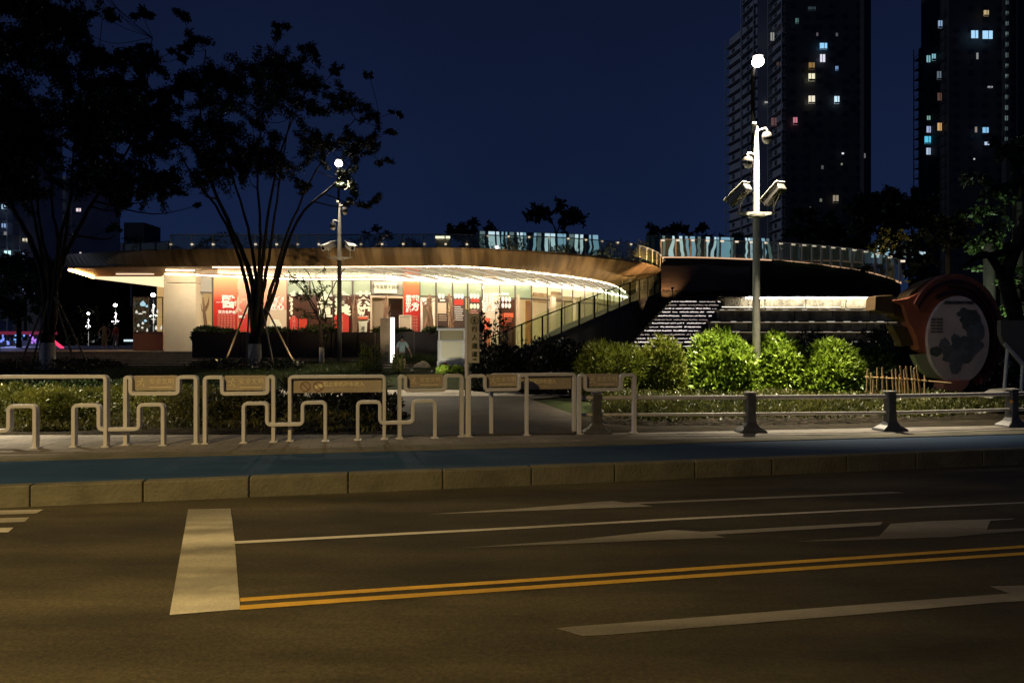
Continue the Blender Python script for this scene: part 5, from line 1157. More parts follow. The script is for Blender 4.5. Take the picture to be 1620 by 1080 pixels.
# ================================================================== sculpture and boards at right
sd = 16.8
sr = empty('ring_sculpture', tuple(Z(1512, sd, .2)), 'large red orange ring shaped map sculpture behind the guard rail', 'sculpture')
def sp(pts, y0, th, m, name, bev=.015): return MB().prism([P(x, y, sd+y0) for x, y in pts], (0, th, 0)).build(name, m, sr, bevel=bev)
def arc(cx, cy, rx, ry, a0, a1, n=28): return [(cx+rx*math.cos(R(a0+(a1-a0)*i/n)), cy-ry*math.sin(R(a0+(a1-a0)*i/n))) for i in range(n+1)]
sp([(1412, 475)]+[(1429, 483), (1438, 512), (1444, 520), (1451, 538), (1454, 553), (1467, 559), (1480, 562), (1500, 600), (1530, 600), (1550, 560), (1566, 530)]+[(1560, 500), (1545, 470), (1520, 452), (1497, 446), (1475, 452), (1456, 462), (1436, 472)], 0, .35, M['sculpred'], 'shell')
outer = arc(1512, 528, 76, 95, -58, 150, 40); inner = arc(1510, 532, 64, 80, -50, 150, 40)
sp(outer+list(reversed(inner)), -.06, .36, M['sculpring'], 'outer_ring')
o2 = arc(1511, 530, 70, 88, -52, 148, 40); i2 = arc(1511, 531, 66.5, 83.5, -50, 148, 40)
sp(o2+list(reversed(i2)), -.085, .03, M['sculpdark'], 'groove', 0)
o3 = arc(1512, 534, 60, 75, -48, 120, 40); i3 = arc(1512, 535, 55.5, 70, -46, 118, 40)
sp(o3+list(reversed(i3)), -.07, .10, M['sculpdark'], 'groove', 0)
o3 = arc(1513, 531, 64, 80, -45, 100, 40); i3 = arc(1513, 531, 61.5, 77, -45, 98, 40)
sp(o3+list(reversed(i3)), -.09, .10, M['sculpdark'], 'groove', 0)
sp([(1429, 482), (1441, 462), (1467, 444), (1490, 436), (1512, 433.5), (1500, 440), (1480, 448), (1462, 458), (1450, 466)], .10, .5, M['sculpyel'], 'top_flank')
sp([(1385.5, 468), (1412.5, 466.5), (1414, 496), (1384, 491)], .05, .45, M['sculpyel'], 'spout_block')
sp([(1412, 475), (1430, 480), (1441, 513), (1414, 500)], .12, .4, M['sculpyel'], 'spout_neck')
sp([(1411, 514), (1440, 518), (1452, 545), (1426, 548), (1424, 540)], .2, .3, M['sculpyel'], 'lower_flank')
sp([(1445, 561), (1467, 559.5), (1478, 580), (1500, 601), (1472, 597), (1456, 584)], .06, .2, M['sculpgreen'], 'leaf_panel')
sp([(1494, 604), (1502, 600), (1535, 601), (1532, 610), (1518, 622), (1513, 636), (1493, 636), (1491, 618)], -.14, .4, M['sculppink'], 'foot')
mf = sp(arc(1516.5, 537, 49, 69, 0, 360, 48)[:-1], -.10, .14, M['mapface'], 'map_face', .008)
rng = random.Random(9)
def blob(cx, cy, rx, ry, n, jag, seed):
    q = random.Random(seed); return [(cx+rx*math.cos(2*math.pi*i/n)*(1+q.uniform(-jag, jag)), cy+ry*math.sin(2*math.pi*i/n)*(1+q.uniform(-jag, jag))) for i in range(n)]
for (bx, by, rx, ry, sdv, m) in ((1537, 508, 17, 20, 1, 'mappatch2'), (1526, 495, 11, 8, 2, 'mappatch2'), (1544, 526, 14, 15, 3, 'mappatch'), (1494, 548, 8, 14, 4, 'mappatch'), (1512, 560, 25, 17, 5, 'mappatch'), (1530, 548, 22, 16, 6, 'mappatch'), (1511, 580, 10, 12, 8, 'mappatch'), (1481, 556, 10, 8, 9, 'mappatch2'), (1512, 536, 7, 8, 10, 'mappatch')):
    MB().prism([P(x, y, sd-.104-.001*sdv) for x, y in blob(bx, by, rx, ry, 17, .22, sdv)], (0, .01, 0)).build('map_patch', M[m], mf)
text('道地中药材分布图', .085, M['ink'], P(1517, 479, sd-.11), (1, 0, -.0), 'lettering', mf)
for k in range(5): text('药材产地名录', .045, M['ink'], P(1482, 505+k*5, sd-.11), (1, 0, 0), 'lettering', mf)
# board on posts at the right edge
bd = 15.5; r = empty('notice_board', tuple(Z(1600, bd, .2)), 'pale notice board on thin legs at the right frame edge', 'notice board')
MB().prism([P(x, y, bd) for x, y in ((1583, 507), (1700, 505), (1700, 590), (1626, 586), (1589, 545), (1583, 530))], (0, .12, 0)).build('panel', M['board'], r, bevel=.01)
MB().prism([P(x, y, bd-.02) for x, y in ((1589, 545), (1626, 586), (1625, 578), (1591, 541))], (0, .05, 0)).build('edge_trim', M['galv'], r)
for px, dx in ((1594, -4), (1619, -1)): MB().tube([P(px, 552, bd+.07), Vector((Z(px+dx, bd, 0).x, bd+.07, .15))], .035, 10).build('leg', M['galv'], r, smooth=True)
r = tag(MB().prism([P(x, y, 14.6) for x, y in ((1568, 630), (1590, 618), (1612, 616), (1622, 622), (1630, 632))], (0, .5, 0)).build('kerb_block', M['concrete'], bevel=.02), 'pale angular concrete block under the notice board', 'block')
# bamboo fence
r = empty('bamboo_fence', tuple(Z(1410, 15.3, .2)), 'crooked bamboo stick fence beside the ring sculpture', 'fence'); d = 15.3
for (x, yt, x2, yb) in ((1373, 583, 1370, 628), (1378, 590, 1378, 632), (1388, 581, 1387, 650), (1396, 581, 1397, 640), (1403, 595, 1405, 640), (1411, 585, 1415, 636), (1417, 583, 1420, 630), (1423, 592, 1424, 628), (1424, 579, 1431, 630), (1433.5, 579, 1439, 622), (1441, 579, 1446, 615), (1446, 582, 1449, 612), (1450, 579, 1457, 618), (1463, 594, 1463, 622), (1382, 600, 1380, 640), (1430, 584, 1434, 634)):
    MB().tube([P(x, yt, d), P(x2, yb+10, d)], [.017, .021], 6).build('cane', M['bamboo'], r)
for (x, y, x2, y2) in ((1369, 596, 1505, 606), (1372, 622, 1440, 631)): MB().tube([P(x, y, d-.03), P((x+x2)/2, (y+y2)/2-1, d-.03), P(x2, y2, d-.03)], .017, 6).build('rail', M['bamboo'], r)

# ================================================================== people
def skinmesh(name, verts, edges, radii, m, parent, sub=2, root=0):
    me = bpy.data.meshes.new(name); bm = bmesh.new(); sl_ = bm.verts.layers.skin.verify(); vs = []
    for i, (v, rr) in enumerate(zip(verts, radii)):
        q = bm.verts.new(v); q[sl_].radius = (rr, rr) if not isinstance(rr, tuple) else rr; q[sl_].use_root = (i == root); vs.append(q)
    for a, b in edges: bm.edges.new((vs[a], vs[b]))
    bm.to_mesh(me); bm.free(); me.materials.append(m)
    o = link(name, me, parent); md = o.modifiers.new('skin', 'SKIN'); md.use_smooth_shade = True
    s = o.modifiers.new('sub', 'SUBSURF'); s.levels = sub; s.render_levels = sub; return o
def person(base, h, label, rot, pose, shirt, pants, shorts=False, group=None, hairlong=False):
    b = Vector(base); r = empty('person', (b.x, b.y, b.z), label, 'person', group); s = h/1.7
    Rm = Matrix.Rotation(rot, 3, 'Z')
    def V(x, y, z): return b+Rm@(Vector((x, y, z))*s)
    lh, lk, lf = pose['l']; rh, rk, rf = pose['r']       # forward offsets of knee, foot for each leg (y is forward = -y local)
    J = {}
    J['pel'] = V(0, 0, .92); J['waist'] = V(0, -.01, 1.06); J['chest'] = V(0, -.02, 1.27); J['neckb'] = V(0, -.02, 1.42); J['neck'] = V(0, -.03, 1.48); J['head'] = V(0, -.05, 1.58); J['crown'] = V(0, -.045, 1.655)
    pts = [J['pel'], J['waist'], J['chest'], J['neckb'], J['neck'], J['head'], J['crown']]; rad = [.12*s, .105*s, .125*s, .075*s, .05*s, .078*s, .062*s]
    ed = [(i, i+1) for i in range(6)]
    for sgn, key in ((-1, 'l'), (1, 'r')):
        hp, kn, ft = pose[key]; n0 = len(pts)
        pts += [V(sgn*.09, 0, .86), V(sgn*.10, -kn, .49), V(sgn*.10, -ft, .10), V(sgn*.10, -ft-.02, .04), V(sgn*.11, -ft-.15, .03)]; rad += [.085*s, .058*s, .04*s, .038*s, .03*s]
        ed += [(0, n0), (n0, n0+1), (n0+1, n0+2), (n0+2, n0+3), (n0+3, n0+4)]
        ax, ay, fx, fy = pose['a'+key]; n1 = len(pts)
        pts += [V(sgn*.17, -.01, 1.385), V(sgn*ax, -ay, 1.12), V(sgn*fx, -fy, .87), V(sgn*(fx+.005), -fy-.02, .80)]; rad += [.05*s, .038*s, .028*s, .03*s]
        ed += [(3, n1), (n1, n1+1), (n1+1, n1+2), (n1+2, n1+3)]
        hand = V(sgn*(fx+.005), -fy-.02, .79)
        for kf in range(4): 
            fo = (kf-1.5)*.018; p0 = hand+Rm@Vector((0, fo*s, 0)); n2 = len(pts)
            pts += [p0+Vector((0, 0, -.035*s)), p0+Rm@Vector((-sgn*.012*s, 0, -.075*s+abs(fo)*.3*s))]; rad += [.0085*s, .0075*s]; ed += [(n1+3, n2), (n2, n2+1)]
        n2 = len(pts); pts += [hand+Rm@Vector((-sgn*.012*s, -.04*s, -.005*s)), hand+Rm@Vector((-sgn*.018*s, -.052*s, -.04*s))]; rad += [.010*s, .008*s]; ed += [(n1+3, n2), (n2, n2+1)]
    skinmesh('body', pts, ed, rad, M['skin'], r)
    # face and hair
    hd = J['head']; f = Rm@Vector((0, -1, 0)); sdv = Rm@Vector((1, 0, 0))
    mb = MB(); mb.ball(hd+f*.082*s+Vector((0, 0, -.012*s)), .014*s, 8, 6, (1, 1.2, 1.3)); mb.build('nose', M['skin'], r)
    mb = MB()
    for e_ in (-1, 1): mb.ball(hd+f*.072*s+sdv*e_*.03*s+Vector((0, 0, .01*s)), .010*s, 8, 6)
    mb.build('eyes', M['hair'], r); MB().ball(hd+f*.073*s+Vector((0, 0, -.045*s)), .016*s, 8, 6, (1.2, .6, .4)).build('mouth', M['rust'], r)
    hp_ = hd-f*.022*s+Vector((0, 0, .035*s)); hb = MB().ball(hp_, .098*s, 16, 10, (.96, 1.0, .95)); 
    if hairlong: hb.ball(hd-f*.085*s+Vector((0, 0, -.03*s)), .07*s, 12, 8, (1, .8, 1.3))
    hb.build('hair', M['hair'], r, smooth=True)
    # shirt
    sp_ = [V(0, 0, .93), V(0, -.01, 1.08), V(0, -.02, 1.27), V(0, -.02, 1.41)]; se = [(0, 1), (1, 2), (2, 3)]; srad = [.155*s, .145*s, .15*s, .085*s]
    for sgn, key in ((-1, 'l'), (1, 'r')):
        ax, ay, fx, fy = pose['a'+key]; n1 = len(sp_); mid_ = V(sgn*(ax*.8+.17*.2), -ay*.8, 1.17)
        sp_ += [V(sgn*.165, -.01, 1.385), mid_]; srad += [.068*s, .066*s]; se += [(3, n1), (n1, n1+1)]
    skinmesh('shirt', sp_, se, srad, M[shirt], r)
    pp = [V(0, 0, .97), V(0, 0, .90)]; pe_ = [(0, 1)]; pr = [.145*s, .14*s]
    for sgn, key in ((-1, 'l'), (1, 'r')):
        hp, kn, ft = pose[key]; n0 = len(pp)
        if shorts: pp += [V(sgn*.09, 0, .84), V(sgn*.10, -kn*.55, .64)]; pr += [.10*s, .088*s]; pe_ += [(1, n0), (n0, n0+1)]
        else: pp += [V(sgn*.09, 0, .84), V(sgn*.10, -kn, .49), V(sgn*.10, -ft, .11)]; pr += [.105*s, .082*s, .07*s]; pe_ += [(1, n0), (n0, n0+1), (n0+1, n0+2)]
    skinmesh('shorts' if shorts else 'trousers', pp, pe_, pr, M[pants], r)
    mb = MB()
    for sgn, key in ((-1, 'l'), (1, 'r')):
        hp, kn, ft = pose[key]; c = V(sgn*.105, -ft-.06, .04); mb.ball(c, .055*s, 12, 8, (.9, 2.2, .75)) if abs(math.cos(rot)) > .7 else mb.ball(c, .055*s, 12, 8, (2.2, .9, .75))
    mb.build('shoes', M['white'], r, smooth=True); return r
walk = dict(l=(0, .12, .22), r=(0, .04, -.16), al=(.22, .03, .20, -.12), ar=(.30, -.06, .42, -.03))
person(Z(636, 29.6, .30), 1.53, 'woman in a pale mint shirt and dark shorts walking by the lit stele', R(15), walk, 'mint', 'navy', True, hairlong=True)
stand1 = dict(l=(0, .02, .02), r=(0, .05, .10), al=(.36, .0, .27, .05), ar=(.36, .02, .24, .10))
stand2 = dict(l=(0, .06, .12), r=(0, -.02, -.08), al=(.24, .06, .20, .16), ar=(.27, .0, .24, .05))
person(Z(165.5, 50, PZ-.02), 1.70, 'person in a tan shirt and tan trousers standing on the terrace', R(20), stand1, 'khaki', 'khaki', hairlong=False)
person(Z(184, 50.4, PZ-.02), 1.68, 'person in a red shirt and grey trousers standing on the terrace', R(-25), stand2, 'redshirt', 'greypants', hairlong=False)

# ================================================================== glass case at the terrace end, colourful stalls far left
r = empty('display_case', tuple(Z(235, 37, PZ)), 'glass display case with glowing ornaments left of the cream wall', 'display case')
a = Z(210.5, 36.6, PZ); b = Z(258, 36.6, PZ); zt = H-(469.5-540)/F*36.6; zm = H-(526-540)/F*36.6
MB().obox(a, b-a, (0, 1.6, 0), (0, 0, zm-PZ)).build('base_cabinet', mat('glossy_brown_panel', (.20, .085, .05), .25, spec=.6), r, bevel=.01)
MB().obox((a.x, a.y, zm), b-a, (0, 1.6, 0), (0, 0, zt-zm)).build('glass_box', M['shopglass'], r)
mb = MB()
for x in (a.x, b.x-.04, (a.x+b.x)/2): mb.obox((x, a.y-.02, zm), (.04, 0, 0), (0, .04, 0), (0, 0, zt-zm))
mb.obox((a.x, a.y-.025, zt-.05), b-a, (0, .04, 0), (0, 0, .05)); mb.obox((a.x, a.y-.025, zm), b-a, (0, .04, 0), (0, 0, .05)); mb.build('frame', M['mullion'], r)
MB().obox((a.x, a.y+.2, zm+(zt-zm)*.45), b-a, (0, 1.2, 0), (0, 0, .02)).build('shelf', M['shopglass'], r)
M['orn'] = emi('ornament_glow', (1, .93, .85), .9); M['ornblue'] = emi('ornament_blue_glow', (.5, .8, 1), .9)
for i, (x, y, w, h, m) in enumerate([(226, 480, 9, 8, 'ornblue'), (233, 484, 6, 4, 'ornblue'), (216, 493, 4, 5, 'orn'), (222, 496, 8, 2, 'orn'), (228, 493.5, 7, 2, 'orn'), (242, 492, 3, 8, 'orn'), (249, 492, 3, 6, 'orn'), (243, 506, 2, 12, 'orn'), (219, 514, 4, 5, 'orn'), (226, 511, 4, 4, 'orn'), (233, 522, 3, 6, 'orn'), (230, 507, 5, 4, 'ornblue'), (217, 525, 4, 4, 'orn'), (247, 518, 4, 7, 'orn'), (256, 518, 5, 7, 'orn'), (225, 518, 4, 3, 'orn')]):
    c = P(x, y, 37.1+(i % 3)*.25); s = 37.2/F
    MB().lathe(c-Vector((0, 0, h*s/2)), [(w*s*.30, 0), (w*s*.48, h*s*.25), (w*s*.42, h*s*.6), (w*s*.15, h*s*.85), (w*s*.12, h*s)], 8).build('ornament', M[m], r)  # glowing shapes stand for lights reflected in the glass
# far stalls at the left edge
for i, (px, w, colr, lb) in enumerate([(-6, 22, (.2, .3, 1), 'stall with violet and blue lights at the left frame edge'), (22, 22, (.15, .45, 1), 'stall with blue lit counter and red awning far left'), (46, 12, (.5, .2, 1), 'narrow stall with violet light far left'), (61, 12, (.15, .45, 1), 'small stall with blue light and red awning next to the tree trunk')]):
    d = 72; a = Z(px, d, .9); b = Z(px+w, d, .9); r = empty('market_stall', tuple(a), lb, 'stall', 'lit market stalls far left')
    MB().obox(a, b-a, (0, 1.5, 0), (0, 0, .8)).build('counter', M['darkmetal'], r)
    mb = MB(); rr = random.Random(i)
    for k in range(7): x = rr.uniform(px, px+w-3); y = rr.uniform(530, 543); mb.box(P(x+1.5, y, d-.05), (rr.uniform(.06, .24), .05, rr.uniform(.05, .35)))
    mb.build('light_panel', emi('stall_glow_%d' % i, colr, 1.1), r)
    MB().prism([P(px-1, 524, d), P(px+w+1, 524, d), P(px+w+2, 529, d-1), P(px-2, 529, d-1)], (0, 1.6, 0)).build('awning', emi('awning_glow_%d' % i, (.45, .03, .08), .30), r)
    for q in (px, px+w): MB().tube([Z(q, d+.1, .9), P(q, 526, d+.1)], .05, 6).build('leg', M['darkmetal'], r)
sp_l = bpy.data.lights.new('stall_light', 'POINT'); sp_l.energy = 1500; sp_l.color = (.35, .42, 1); sp_l.shadow_soft_size = .5
so = bpy.data.objects.new('stall_light', sp_l); col.objects.link(so); so.location = Z(14, 67, 3.5)
r = tag(MB().tube([P(84, 539, 50), P(99.5, 551, 50)], .11, 8).build('glow_stick', emi('red_tube_glow', (1, .05, .15), 1.2)), 'slanting red glowing tube left of the two people', 'light tube')
r = tag(MB().box(P(203, 538.5, 60), (.7, .1, .16)).build('light_box', emi('small_sign_glow', (.75, .95, 1), .9)), 'small white lit box sign right of the two people', 'lit sign')

# ================================================================== TREES
def tree(name, label, base, stems, clumps, leafmat_, L, W, dens, seed, group=None, lime=1.0, jy=2.2, trunk_r=.24, stakes=None, bark_='bark'):
    """stems: list of pixel polylines at the tree's depth; clumps: (px, py, r_px)"""
    rng = np.random.default_rng(seed); rr = random.Random(seed); b = Vector(base); d = b.y
    r = empty(name, tuple(b), label, 'tree', group); mb = MB(); nodes = []
    for si, st_ in enumerate(stems):
        pts = [P(x, y, d+(0 if i == 0 else (rr.uniform(-.15, .15)+math.sin(si*2.1)*i*.35))) for i, (x, y) in enumerate(st_)]
        n = max(6, len(pts)*4); pts = smooth_curve(pts, n)
        r0 = trunk_r*(.52 if si else .7)*(1 if len(stems) < 3 else .9); rad = [max(.02, r0*(1-.86*(i/n)**.8)) for i in range(n+1)]
        pts = [p+Vector((rr.uniform(-.03, .03), 0, 0)) for p in pts]; mb.tube(pts, rad, 8); nodes += list(zip(pts[n//3:], rad[n//3:]))
    C0 = []; D0 = []
    for (x, y, rp_) in clumps:
        yy = rr.uniform(-jy, jy); c = P(x, y, d)+Vector((0, yy, 0)); R0 = rp_/F*d
        cand = [(q, rd) for q, rd in nodes if q.z < c.z+.2] or nodes
        q, rd = min(cand, key=lambda t: (t[0]-c).length+max(0, (t[0].z-c.z))*2)
        m_ = (q+c)/2+Vector((rr.uniform(-.3, .3), rr.uniform(-.3, .3), -.12*(c-q).length)); bp = smooth_curve([q, m_, c], 8)
        mb.tube(bp, [max(.012, min(rd*.7, .07)*(1-.8*i/8)) for i in range(9)], 5)
        # twigs radiate in the clump, leaves sit along them
        nt_ = max(4, int(R0*R0*14)); per = max(4, int(dens*R0*R0*60/nt_))
        for _ in range(nt_):
            u = rng.normal(size=3); u[2] = u[2]*.62+.1; u /= np.linalg.norm(u); ln = R0*rng.uniform(.45, 1.15); e = Vector(u*ln); s0 = c+e*rng.uniform(0, .3)
            tip = c+e+Vector((0, 0, -.12*ln)); mb.tube([s0, (s0+tip)/2+Vector((0, 0, .04)), tip], [.012, .008, .004], 3, cap=False)
            t = rng.uniform(.25, 1.12, per); base_ = np.array(s0)[None]+np.outer(t, np.array(tip-s0))+rng.normal(size=(per, 3))*R0*.085
            C0.append(base_); dd = np.tile(u, (per, 1))*.5+rng.normal(size=(per, 3))*.8; dd[:, 2] -= .35; D0.append(dd)
    mb.build('branches', M[bark_], r, smooth=True)
    if lime:
        p0 = Vector((b.x, b.y, b.z-.1)); p1 = P(stems[0][0][0], stems[0][0][1], d)
        # trunk below the fork
        MB().tube([p0, p0.lerp(p1, .5), p1], [trunk_r*1.15, trunk_r, trunk_r*.95], 12).build('trunk', M['bark'], r, smooth=True)
        MB().tube([p0, p0+Vector((0, 0, lime*.5)), p0+Vector((0, 0, lime))], [trunk_r*1.22, trunk_r*1.12, trunk_r*1.06], 12).build('limewash', M['lime'], r, smooth=True)
    leaf_mesh('crown', leafmat_, np.concatenate(C0), np.concatenate(D0), L, W, r, rng)
    return r
clB = [(320, 55, 22), (316, 80, 28), (330, 112, 42), (292, 140, 34), (355, 140, 36), (308, 188, 46), (270, 205, 42), (350, 212, 44), (298, 258, 42), (345, 268, 34), (300, 232, 40), (250, 250, 30), (262, 165, 26),
       (430, 78, 34), (462, 108, 38), (425, 130, 40), (445, 175, 46), (498, 95, 26), (528, 118, 17), (526, 150, 22), (500, 150, 30), (500, 190, 34), (555, 180, 32), (588, 165, 26), (572, 215, 34), (612, 192, 16), (490, 232, 34), (405, 240, 40), (440, 262, 38),
       (540, 262, 30), (520, 235, 28), (548, 292, 22), (585, 305, 22), (560, 320, 20), (600, 240, 16), (385, 185, 38), (620, 165, 14), (480, 285, 24), (410, 290, 26), (340, 300, 18), (380, 120, 30), (405, 95, 26), (465, 70, 22), (590, 130, 12), (275, 285, 20), (365, 250, 34), (470, 205, 34), (535, 205, 30), (395, 270, 28), (420, 205, 36), (330, 165, 36), (560, 245, 24), (470, 140, 30)]
stB = [[(402, 530), (398, 440), (370, 370), (335, 290), (318, 190), (325, 80)], [(404, 530), (405, 440), (392, 360), (360, 250), (345, 150)], [(404, 532), (410, 450), (412, 360), (408, 250), (430, 100)],
       [(406, 530), (418, 450), (430, 380), (445, 270), (470, 120)], [(408, 532), (428, 460), (455, 370), (500, 270), (560, 190)], [(408, 532), (432, 470), (470, 350), (540, 280), (600, 200)], [(405, 530), (414, 430), (425, 330), (450, 220), (500, 110)], [(402, 530), (385, 430), (350, 340), (300, 270), (262, 200)]]
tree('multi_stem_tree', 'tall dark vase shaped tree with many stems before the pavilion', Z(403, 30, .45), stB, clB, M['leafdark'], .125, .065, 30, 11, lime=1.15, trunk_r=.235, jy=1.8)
rg = random.Random(5); clA = []
for i in range(112):
    x = rg.uniform(-120, 262); y = rg.uniform(-110, 300)
    edge = 262-abs(y-200)*.05 if y > 110 else (175 if y < 30 else 175+(y-30)*.75)
    if x > edge-10: continue
    if y > 240 and x < 140 and rg.random() < .35: continue
    clA.append((x, y, rg.uniform(28, 44)))
clA += [(222, 22, 24), (240, 48, 18), (258, 62, 12), (215, 62, 22), (205, 95, 24), (232, 80, 16), (190, 130, 34), (228, 150, 30), (250, 205, 34), (245, 240, 34), (262, 270, 24), (278, 300, 14), (285, 312, 9), (200, 300, 26), (185, 322, 22), (215, 285, 30), (160, 300, 26), (120, 295, 28), (70, 280, 36), (30, 270, 32), (185, 362, 10), (195, 368, 9), (100, 250, 36), (150, 245, 40), (140, 15, 36), (120, 60, 40), (60, 20, 40), (20, 60, 40), (160, 100, 36), (0, 180, 46), (50, 200, 46)]
stA = [[(75, 525), (68, 440), (48, 380), (15, 320), (-20, 250), (-50, 100)], [(77, 525), (72, 450), (62, 380), (45, 300), (30, 150)], [(80, 528), (88, 440), (92, 380), (82, 310), (85, 150)], [(82, 528), (92, 430), (105, 370), (112, 290), (130, 120)],
       [(82, 526), (95, 425), (130, 350), (160, 300), (220, 200), (240, 60)], [(78, 526), (78, 430), (60, 340), (60, 240)], [(82, 526), (92, 400), (108, 330), (150, 200)]]
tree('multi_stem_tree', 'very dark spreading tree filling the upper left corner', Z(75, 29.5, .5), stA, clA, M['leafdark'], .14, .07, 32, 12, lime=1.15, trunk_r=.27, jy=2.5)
# small limewashed tree
clS = [(x, y, r_) for x, y, r_ in ((475, 445, 18), (492, 455, 18), (505, 470, 20), (520, 485, 17), (500, 500, 20), (478, 470, 15), (515, 455, 14), (525, 510, 14), (495, 522, 15), (508, 535, 12), (462, 440, 10), (535, 470, 9), (510, 430, 9), (485, 490, 12))]
stS = [[(509, 545), (506, 510), (480, 460), (455, 428)], [(510, 545), (508, 500), (492, 440), (480, 425)], [(510, 545), (512, 490), (530, 450), (545, 425)], [(510, 545), (515, 500), (505, 440)], [(509, 545), (500, 490), (470, 450), (440, 430)]]
tree('young_tree', 'small young tree with a limewashed trunk left of the far lamp post', Z(509, 31.2, .5), stS, clS, M['leafmid'], .11, .05, 10, 13, lime=.95, trunk_r=.10, jy=.5)
# stakes
def stake(x0, y0, x1, y1, d, label, grp): r = tag(MB().tube([P(x0, y0, d+rg.uniform(-.6, .6)), P(x1, y1, d)], [.04, .035], 7).build('tree_stake', M['stake']), label, 'stake', grp)
stake(352, 584, 393, 480, 29.6, 'leftmost wooden stake propping the vase shaped tree', 'wooden stakes propping the trees'); stake(390, 577, 394, 485, 29.4, 'upright wooden stake just left of the limewashed forked trunk', 'wooden stakes propping the trees')
stake(434, 584, 414, 482, 29.4, 'wooden stake just right of the limewashed forked trunk', 'wooden stakes propping the trees'); stake(470, 583, 420, 485, 29.6, 'rightmost wooden stake propping the vase shaped tree', 'wooden stakes propping the trees')
stake(48, 588, 76, 475, 29, 'leftmost wooden stake propping the dark corner tree', 'wooden stakes propping the trees'); stake(120, 582, 86, 470, 29, 'wooden stake right of the dark corner tree trunk', 'wooden stakes propping the trees'); stake(143, 585, 84, 460, 29.3, 'long outermost stake right of the dark corner tree', 'wooden stakes propping the trees'); stake(30, 582, 70, 480, 29.6, 'stake left of the dark corner tree trunk, behind another', 'wooden stakes propping the trees')

def bgtree(px, py, rpx, rpy, d, label, seed, m='leafdark', L=.3, base=.4, dens=1.0, cl=9, name='background_tree', light=False):
    rr = random.Random(seed); C = []
    for i in range(cl):
        a = rr.uniform(0, 6.28); q = math.sqrt(rr.random()); C.append((px+rpx*q*math.cos(a), py+rpy*q*math.sin(a), rr.uniform(.3, .5)*min(rpx, rpy)))
    ty = min(py+rpy*.4, 520)
    return tree(name, label, Z(px, d, base), [[(px, py+rpy*1.0), (px+2, py+rpy*.3), (px-rpx*.3, py-rpy*.3)], [(px, py+rpy), (px+rpx*.2, py+rpy*.2), (px+rpx*.4, py-rpy*.4)]], C, M[m], L*1.25, L*.7, dens*(30 if d > 40 else 8)*(.12 if d > 60 else .2 if d > 40 else 1), seed, group='trees behind the pavilion', bark_='barkblack', lime=0.001 if False else 0.01, trunk_r=.18, jy=min(rpx, rpy)*.4/F*d)
bgtree(738, 366, 48, 26, 62, 'low round dark tree behind the roof, left of the taller one', 21, cl=14, L=.35, base=5, dens=1.3)
bgtree(876, 352, 42, 32, 62, 'tall dark tree behind the middle of the roof', 22, cl=13, L=.35, base=5, dens=1.2)
bgtree(1046, 366, 26, 17, 62, 'small dark tree behind the right end of the roof', 23, cl=9, L=.35, base=5, dens=1.2)
bgtree(600, 368, 24, 10, 62, 'faint low tree behind the left of the roof', 24, cl=6, L=.35, base=5)
bgtree(1395, 325, 45, 42, 70, 'dark tree between the two right hand towers', 25, cl=16, L=.42, base=4, dens=1.3)
bgtree(1440, 345, 40, 40, 74, 'dark tree before the foot of the right tower', 26, cl=14, L=.42, base=4, dens=1.3)
bgtree(1110, 372, 60, 14, 75, 'low dark tree at the foot of the first tower', 27, cl=14, L=.42, base=5, dens=1.4)
bgtree(1280, 358, 60, 26, 75, 'wide dark tree right of the nearer lamp post', 28, cl=18, L=.42, base=5, dens=1.5)
bgtree(1340, 372, 50, 22, 72, 'low dark tree behind the bank balustrade', 29, cl=15, L=.42, base=5, dens=1.5)
bgtree(1410, 385, 32, 20, 46.5, 'dimly lit yellow green tree behind the balustrade end', 30, 'leafolive', .26, 5, 1.2, 12)
bgtree(1455, 412, 40, 34, 42, 'dimly lit tree drooping over the end of the bank path', 31, 'leafolive', .24, 3, 1.4, 16)
bgtree(1500, 370, 42, 34, 50, 'dark tree right of the yellow green ones', 32, 'leafdark', .26, 3, 1.3, 13)
bgtree(1390, 430, 30, 14, 39.5, 'low shrubby tree beside the bank path end', 33, 'leafolive', .2, 3, 1.2, 8)
bgtree(1565, 345, 34, 40, 24, 'green leaved tree behind the ring sculpture, upper boughs', 34, 'leafmid', .15, .3, 1.0, 14)
bgtree(1575, 400, 38, 34, 24.5, 'green leaved tree right above the ring sculpture', 35, 'leafmid', .15, .3, 1.1, 14)
bgtree(1615, 450, 34, 50, 23, 'green leaved tree at the right frame edge', 36, 'leafmid', .15, .3, 1.0, 14)
bgtree(1610, 260, 60, 60, 26, 'dark tree high at the right frame edge', 37, 'leafdark', .18, .3, 1.1, 10)
lb = empty('leaning_tree', tuple(Z(1640, 21.5, .2)), 'thick dark leaning trunk with a low bough at the right edge', 'tree')
MB().tube(smooth_curve([Z(1622, 21.5, .1), P(1606, 500, 21.5), P(1592, 440, 21.5), P(1612, 380, 21.5), P(1640, 300, 21.5)], 14), [.24-.008*i for i in range(15)], 10).build('trunk', M['barkblack'], lb, smooth=True)
MB().tube(smooth_curve([P(1596, 455, 21.5), P(1560, 402, 21.4), P(1520, 425, 21.3)], 8), [.13-.01*i for i in range(9)], 8).tube(smooth_curve([P(1640, 380, 21.5), P(1590, 398, 21.4), P(1532, 410, 21.3)], 8), [.15-.012*i for i in range(9)], 8).build('bough', M['barkblack'], lb, smooth=True)
bgtree(30, 470, 50, 36, 58, 'bluish lit shrubby tree at the left frame edge', 38, 'leafmid', .25, 1.0, 1.3, 18)
bgtree(110, 480, 60, 55, 172, 'dark tree mass behind the two people', 39, 'leafdark', .9, .8, 6, 30)
bgtree(190, 480, 60, 50, 174, 'dark tree mass behind the display case', 40, 'leafdark', .9, .8, 6, 30)
